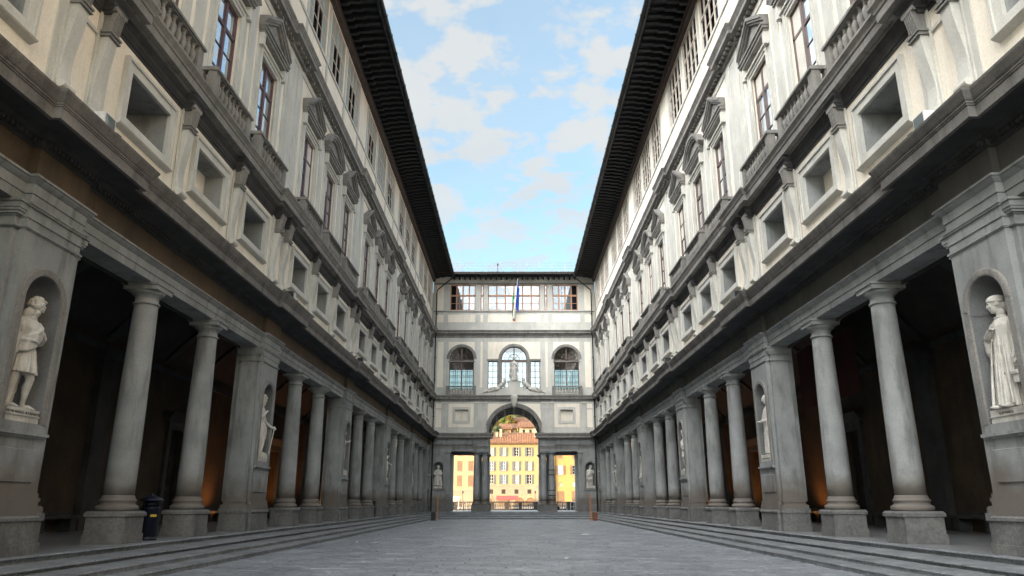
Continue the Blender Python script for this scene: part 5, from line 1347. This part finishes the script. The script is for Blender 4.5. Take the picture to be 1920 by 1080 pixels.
# warm wall washers on the portico benches
for s in (-1, 1):
    for i, (y, e) in enumerate(((37.3, 26), (46.6, 50), (51.2, 50), (59.0, 32))):
        t = thing('wall_lamp', f'small warm uplight on the {SIDE[s]} portico wall, {["nearest", "second", "third", "farthest"][i]} of its row', 'lamp', (s*14.1, y, PZ + .14), 'uplights in the porticoes')
        b = MB(); b.box(-.07, .07, -.12, .12, -.14, 0); link('housing', b.mesh('housing', 'dark_metal'), t)
        b = MB(); b.quad((-.05, -.1, .004), (.05, -.1, .004), (.05, .1, .004), (-.05, .1, .004)); link('lens', b.mesh('lens', 'lamp_glass'), t)
        ld = bpy.data.lights.new('uplight', 'SPOT'); ld.energy = e; ld.color = (1, .36, .08); ld.spot_size = R(105); ld.spot_blend = 1.0; ld.shadow_soft_size = .2
        lo = bpy.data.objects.new('uplight', ld); C.objects.link(lo); lo.parent = t; lo.location = (0, 0, .03); lo.rotation_euler = (PI, 0, 0) if True else (0, 0, 0); lo.rotation_euler = (PI, s * R(30), 0)

# ------------------------------------------------------------ the riverside
pr = thing('parapet', 'stone river parapet with three groups of balusters seen through the archway', 'parapet', (0, 98.2, PZ))
b = MB(); b.box(-24, 24, -.18, .18, .93, 1.06); b.box(-24, 24, -.16, .16, 0, .16)
edges = []
GR = [(-7.3, -5.0), (-2.55, -1.25), (-.6, .55), (1.05, 2.45), (4.75, 6.6)]
xs = [-24]
for a, c in GR: b.box(xs[-1], a - .02, -.15, .15, .16, .93); xs.append(c + .02)
b.box(xs[-1], 24, -.15, .15, .16, .93)
link('wall', b.mesh('wall', 'stone_dark'), pr)
bm2 = baluster_mesh('baluster', 'stone_warm', 1.12, 10)
for a, c in GR:
    n = 6 if c - a < 1.6 else 8
    for k in range(n): link('baluster', bm2, pr, (a + (c - a)*(k + .5)/n, 0, .16))
for i, x in enumerate((-7.0, -6.2, -5.6, 6.9, 7.3, 5.9)):
    t = thing('crowd_barrier', f'white tubular barrier by the {"left" if x < 0 else "right"} archway opening, {["outermost", "middle", "innermost"][i % 3]}', 'barrier', (x, 89.5, PZ + .004), 'white barriers beyond the archway')
    b = MB(); b.tube([(-.28, 0, 0), (-.28, 0, .9), (-.2, 0, 1.0), (.2, 0, 1.0), (.28, 0, .9), (.28, 0, 0)], .035, 8); b.tube([(-.28, 0, .45), (.28, 0, .45)], .022, 6); link('tube_frame', b.mesh('tube_frame', 'white_metal'), t)
t = thing('number_sign', 'small white board reading 21 standing on the river parapet', 'sign', (-7.55, 98.0, .15))
b = MB(); b.box(-.5, .5, -.03, .03, .05, .62); b.box(-.42, -.36, -.03, .03, -1.0, .05); b.box(.36, .42, -.03, .03, -1.0, .05); link('board', b.mesh('board', 'paper'), t)
tm = text_mesh('21', .5, 'black'); o = link('digits', tm, t, (0, -.036, .16), (PI/2, 0, 0))
t = thing('scooter', 'dark parked motor scooter in front of the parapet seen through the right opening', 'scooter', (4.95, 96.4, PZ + .004))
b = MB(); b.prism_y([(-.8, .45), (-.6, .62), (-.1, .60), (.0, .30), (.3, .28), (.45, .9), (.55, .9), (.45, .3), (.2, .16), (-.5, .2)], -.16, .16); link('body', b.mesh('body', 'black'), t)
for x in (-.55, .62):
    b = MB(); b.loops([[(x + r_*math.cos(2*PI*k/20), yy, .24 + r_*math.sin(2*PI*k/20)) for k in range(20)] for yy, r_ in ((-.05, .17), (-.05, .24), (.05, .24), (.05, .17))]); link('wheel', b.mesh('wheel', 'black'), t)
b = MB(); b.tube([(.5, -.3, 1.0), (.5, .3, 1.0)], .02, 6); b.box(-.62, -.1, -.14, .14, .62, .70); link('handlebar', b.mesh('handlebar', 'dark_metal'), t)
g = MB(); g.quad((-300, 99, -7.5), (300, 99, -7.5), (300, 212, -7.5), (-300, 212, -7.5)); structure(link('river', g.mesh('river', 'river')))
g = MB(); g.box(-300, 300, 211, 250, -9, -1.0); structure(link('far_bank', g.mesh('far_bank', 'road')))

def house(x0, x1, y, zt, wallm, wins, label, depth=12, base=None, shm='shutter', roof_h=3.2, z0=-1.0, doors=(), group='houses across the river'):
    t = thing('house', label, 'house', ((x0+x1)/2, y, z0), group); cx = (x0+x1)/2
    b = FB(); w2 = (x1 - x0)/2; holes = [(wx - cx - ww/2, wx - cx + ww/2, wz - z0, wz - z0 + wh) for wx, wz, ww, wh, k in wins]
    wall_holes(b, 0, -w2, w2, 0, zt - z0, holes, .3)
    b.quad((0, -w2, 0), (depth, -w2, 0), (depth, -w2, zt - z0), (0, -w2, zt - z0)); b.quad((0, w2, 0), (depth, w2, 0), (depth, w2, zt - z0), (0, w2, zt - z0)); b.quad((depth, w2, 0), (depth, -w2, 0), (depth, -w2, zt - z0), (depth, w2, zt - z0))
    link('wall', b.mesh('wall', wallm), t)
    b = FB(); zt_ = zt - z0; b.prism_y([(-.9, zt_ - .1), (depth/2, zt_ + roof_h), (depth + .9, zt_ - .1), (depth + .9, zt_ - .3), (depth/2, zt_ + roof_h - .25), (-.9, zt_ - .3)], -w2 - .4, w2 + .4)
    link('roof', b.mesh('roof', 'roof_tile'), t)
    b = FB(); y_ = -w2 - .4; sl = (roof_h + .1)/(depth/2 + .9)
    while y_ < w2 + .3:
        b.loops([[(xx, y_ + .16*math.cos(PI*k/4) , zz + .12*math.sin(PI*k/4)) for k in range(5)] for xx, zz in ((-.95, zt_ - .12), (depth/2, zt_ + roof_h))], closed=False); y_ += .5
    o = stuff(link('tile_rows', b.mesh('tile_rows', 'roof_tile'), t))
    for (wx, wz, ww, wh, k) in wins:
        g = link('window', None, t, (wx - cx, 0, wz - z0))
        b = FB(); b.quad((.2, -ww/2, 0), (.2, ww/2, 0), (.2, ww/2, wh), (.2, -ww/2, wh)); link('pane', b.mesh('pane', random.choice(['glass_dark', 'glass_dark', 'glass', 'house_pale'])), g)
        if k != 's':
            b = FB(); frame_boxes(b, .12, .2, -ww/2, ww/2, 0, wh, .05); b.box(.12, .2, -.04, .04, 0, wh)
            for q in (1/3, 2/3): b.box(.12, .2, -ww/2, ww/2, wh*q - .02, wh*q + .02)
            link('frame', b.mesh('frame', 'paper'), g)
            b = FB(); b.box(-.12, .0, -ww/2 - .12, ww/2 + .12, -.14, 0); link('sill', b.mesh('sill', 'stone_warm'), g)
        if k in 'oh':
            for s in (-1, 1):
                b = FB(); b.box(-.10, -.03, *sorted((s*(ww/2), s*(ww/2 + ww*.5))), 0, wh)
                for j in range(int(wh / .3)): b.box(-.13, -.10, *sorted((s*(ww/2 + .06), s*(ww/2 + ww*.5 - .06))), .1 + j*.3, .2 + j*.3)
                link('shutter', b.mesh('shutter', shm), g)
        if k == 'c':
            b = FB(); b.box(.02, .1, -ww/2, ww/2, 0, wh); link('shutter', b.mesh('shutter', shm), g)
    if base:
        b = FB(); b.box(-.10, -.002, -w2, w2, 0, base - z0); 
        link('base_course', b.mesh('base_course', 'house_base'), t)
        b = FB(); b.box(-.18, -.02, -w2, w2, base - z0, base - z0 + .18); link('string_course', b.mesh('string_course', 'stone_warm'), t)
    for dx_, dw, dh in doors:
        b = FB(); n = 12; pts = [(dx_ - cx - dw/2, 0), (dx_ - cx + dw/2, 0)] + [(dx_ - cx + dw/2*math.cos(PI*k/n), dh - z0 + dw/2*math.sin(PI*k/n)) for k in range(n+1)]
        b.loops([[(-.14, y, z) for y, z in pts], [(-.11, y, z) for y, z in pts]]); link('arch_door', b.mesh('arch_door', 'shutter_brown'), t)
        b = FB(); b.loops([[(x, dx_ - cx - r_*math.cos(PI*k/n), dh - z0 + r_*math.sin(PI*k/n)) for k in range(n+1)] for x, r_ in ((-.11, dw/2), (-.22, dw/2), (-.22, dw/2 + .35), (-.11, dw/2 + .35))], closed=False); link('door_arch', b.mesh('door_arch', 'house_cream'), t)
    return t
def grid(xs, rows): return [(x, z, w, h, k) for z, w, h, k in rows for x in xs]
H1 = house(-11.5, 7.6, 220, 17.0, 'house_yellow', grid((-10.2, -6.7, -3.1, .65, 4.4), [(13.15, 1.25, 2.5, 'o'), (9.0, 1.25, 2.65, 'o'), (4.9 + .35, 1.25, 2.65, 'o')]), 'yellow four-storey house with grey shutters centred in the archway', base=4.7, roof_h=3.4, doors=((-7.6, 2.8, .1), (-2.9, 3.6, .1), (1.6, 2.8, .1), (4.8, 2.8, .1)))
for x in (-6.7, -3.1, .65, 4.4):
    b = FB(); b.box(-.14, -.11, x + 1.95 - .55, x + 1.95 + .55, 3.5, 4.7); link('grille', b.mesh('grille', 'door_dark'), H1)
b = FB()
for x, h in ((-4.0, 2.0), (-5.2, 1.2), (4.9 + 1.4, 2.2)): b.box(3.0, 3.7, x - .35 + 1.95, x + .35 + 1.95, 19.2, 20.0 + h); b.box(2.9, 3.8, x - .45 + 1.95, x + .45 + 1.95, 20.0 + h, 20.2 + h)
link('chimney', b.mesh('chimney', 'house_pale'), H1)
house(7.8, 11.8, 218.5, 20.2, 'house_gold', grid((9.8,), [(13.2, 1.2, 2.4, 'o'), (9.0, 1.2, 2.6, 'o'), (5.2, 1.2, 2.6, 'c')]), 'narrow golden house right of the yellow house', shm='shutter_brown')
house(12.0, 23, 219, 19, 'house_gold', grid((13.5, 17.7), [(12.4, 1.4, 2.3, 'c'), (7.9, 1.4, 2.5, 'o'), (4.5, 1.3, 1.0, 's'), (-.8, 2.1, 4.0, 'c')]), 'deep yellow house seen through the right side opening', shm='shutter_brown', doors=())
house(-20.5, -11.7, 219, 19.5, 'house_cream', grid((-15.8, -12.6), [(13.4, 1.5, 2.6, 'h'), (8.9, 1.5, 2.8, 'c'), (4.6, 1.5, 3.0, 'c')]), 'cream house seen through the left side opening', shm='shutter_brown', base=3.3, doors=((-15.8, 2.2, -.3),))
house(-34, -20.8, 221, 18, 'house_pale', grid((-31, -27, -23.5), [(12.4, 1.3, 2.6, 'o'), (8.4, 1.3, 2.6, 'o'), (4.4, 1.3, 2.6, 'o')]), 'pale house at the far left across the river')
house(23.3, 36, 221, 18, 'house_cream', grid((26, 30, 33.5), [(12.4, 1.3, 2.6, 'o'), (8.4, 1.3, 2.6, 'o'), (4.4, 1.3, 2.6, 'o')]), 'cream house at the far right across the river', shm='shutter_brown')
t = thing('market_tent', 'red awning with sloping roof before the yellow house', 'awning', (-2.0, 214, -1.0))
b = FB(); b.prism_y([(-1.5, 2.0), (0, 2.9), (1.5, 2.0), (1.5, 1.7), (-1.5, 1.7)], -3.0, 3.2); link('canopy', b.mesh('canopy', 'awning'), t)
b = MB()
for x in (-2.8, 3.0):
    for y in (-1.4, 1.4): b.box(x - .05, x + .05, y - .05, y + .05, 0, 1.8)
link('pole', b.mesh('pole', 'dark_metal'), t)
for x, lab in ((-14.4, 'old street lamp before the cream house across the river'), (5.9, 'old street lamp before the right part of the yellow house'), (-6.2, 'old street lamp before the left part of the yellow house')):
    t = thing('street_lamp', lab, 'street lamp', (x, 213, -1.0), 'street lamps on the far bank')
    b = MB(); b.lathe(0, 0, [(.16, 0), (.16, .5), (.08, .6), (.06, 3.2), (.05, 3.4)], 8); link('post', b.mesh('post', 'dark_metal'), t)
    b = MB(); b.lathe(0, 0, [(.10, 3.4), (.25, 3.9), (.22, 3.95), (.08, 4.15), (.02, 4.3)], 6); link('lantern', b.mesh('lantern', 'dark_metal'), t)

# hillside with houses and autumn trees
def hz(x, y): return 12.5 + min(24, max(0, (y - 240)) * .33) + 1.0 * math.sin(x * .05 + 1)
g = MB(); n = 24
rows = [[(-200 + 400*i/n, 240 + 20*j, hz(-200 + 400*i/n, 240 + 20*j) if j < 9 else hz(-200 + 400*i/n, 400)) for i in range(n+1)] for j in range(14)]
g.loops([[(x, y, -5) for x, y, z in rows[0]]] + rows, closed=False, smooth=True); structure(link('hillside', g.mesh('hillside', 'grass')))
HH = [(1.8, 6.8, 243, 23.9, 'house_pale', 'grey-walled hill house with brown windows above the yellow roof', [(3.2, 22.0, .8, 1.0, 's'), (5.4, 22.0, .8, 1.0, 's')]),
      (-4.3, -1.0, 246, 23.6, 'house_cream', 'cream hill house with a shuttered window left of centre', [(-3.4, 21.6, .7, 1.2, 'c'), (-1.8, 21.6, .7, 1.2, 'c')]),
      (-4.2, .6, 262, 25.4, 'house_gold', 'orange-roofed hill house behind the cream one', [(-3.0, 23.9, .8, 1.1, 'c'), (-.4, 23.9, .8, 1.1, 'c')]),
      (2.6, 9.5, 264, 26.4, 'house_pale', 'pale hill house with long tiled roof at right', [(4.6, 24.9, .8, 1.1, 'c'), (7.0, 24.9, .8, 1.1, 'c')]),
      (.8, 4.6, 278, 29.4, 'house_cream', 'upper cream hill house just under the arch crown', [(1.7, 27.9, .8, 1.0, 'c'), (3.6, 27.9, .8, 1.0, 'c')]),
      (6.0, 14.0, 284, 32.2, 'house_gold', 'upper golden hill house at the right of the arch', [(7.6, 30.4, .8, 1.0, 'c')])]
for x0, x1, y, zt, wm, lab, wn in HH:
    house(x0, x1, y, zt, wm, wn, lab, depth=9, roof_h=1.9, z0=zt - 9, shm='shutter_brown', group='houses on the hillside')
def tree(x, y, z, h, r, m, lab, seed):
    t = thing('tree', lab, 'tree', (x, y, z), 'trees on the hillside'); rr = random.Random(seed)
    b = MB(); b.tube([(0, 0, -1), (.1, 0, h*.4), (-.1, .1, h*.8)], [.35, .25, .1], 8)
    for k in range(6): a = rr.uniform(0, 6.28); b.tube([(0, 0, h*(.3 + .07*k)), (r*.6*math.cos(a), r*.6*math.sin(a), h*(.5 + .07*k))], [.12, .05], 5)
    link('trunk', b.mesh('trunk', 'bark'), t)
    b = MB()
    cl = [(rr.gauss(0, .42)*r, rr.gauss(0, .42)*r, h*(.35 + .6*rr.random()), rr.uniform(.22, .42)*r) for _ in range(26)]
    for cx, cy, cz, cr in cl:
        for _ in range(85):
            v = Vector((rr.gauss(0, 1), rr.gauss(0, 1), rr.gauss(0, 1))).normalized() * cr * rr.uniform(.6, 1.05)
            p = Vector((cx, cy, cz)) + v; s_ = rr.uniform(.12, .26); u = Vector((rr.gauss(0, 1), rr.gauss(0, 1), rr.gauss(0, 1))).normalized(); w = u.cross(v.normalized()).normalized()
            b.quad(tuple(p - u*s_), tuple(p + w*s_*.6), tuple(p + u*s_), tuple(p - w*s_*.6))
    link('crown', b.mesh('crown', m), t)
TT = [(-9.6, 242, 13, 11.0, 2.8, 'leaf_dark', 'dark green tree at the lower left of the arch view'), (-6.4, 246, 14, 11.0, 2.4, 'leaf_dark', 'dark green tree beside the cream hill house'),
      (-9.6, 258, 17, 12.5, 3.0, 'leaf_gold', 'golden autumn tree at the left of the arch view'), (-6.4, 260, 18, 12.5, 2.3, 'leaf_gold', 'narrow orange tree left of the hill houses'),
      (-4.4, 274, 23, 10.5, 2.8, 'leaf_green', 'light green tree above the hill houses'), (-1.2, 278, 24, 10.5, 2.4, 'leaf_gold', 'orange tree under the arch crown'),
      (1.8, 292, 28, 9, 2.8, 'leaf_dark', 'dark tree at the top of the arch view'), (-9.5, 280, 24, 13, 3.6, 'leaf_gold', 'tall golden tree behind the left trees'),
      (7.5, 298, 30, 9, 3.0, 'leaf_green', 'green tree behind the upper houses'), (-4.5, 296, 28, 12, 4, 'leaf_gold', 'far golden tree on the ridge'), (-13, 262, 17, 13, 3.6, 'leaf_green', 'green tree at the far left of the hill')]
for i, a in enumerate(TT): tree(*a, seed=i + 20)
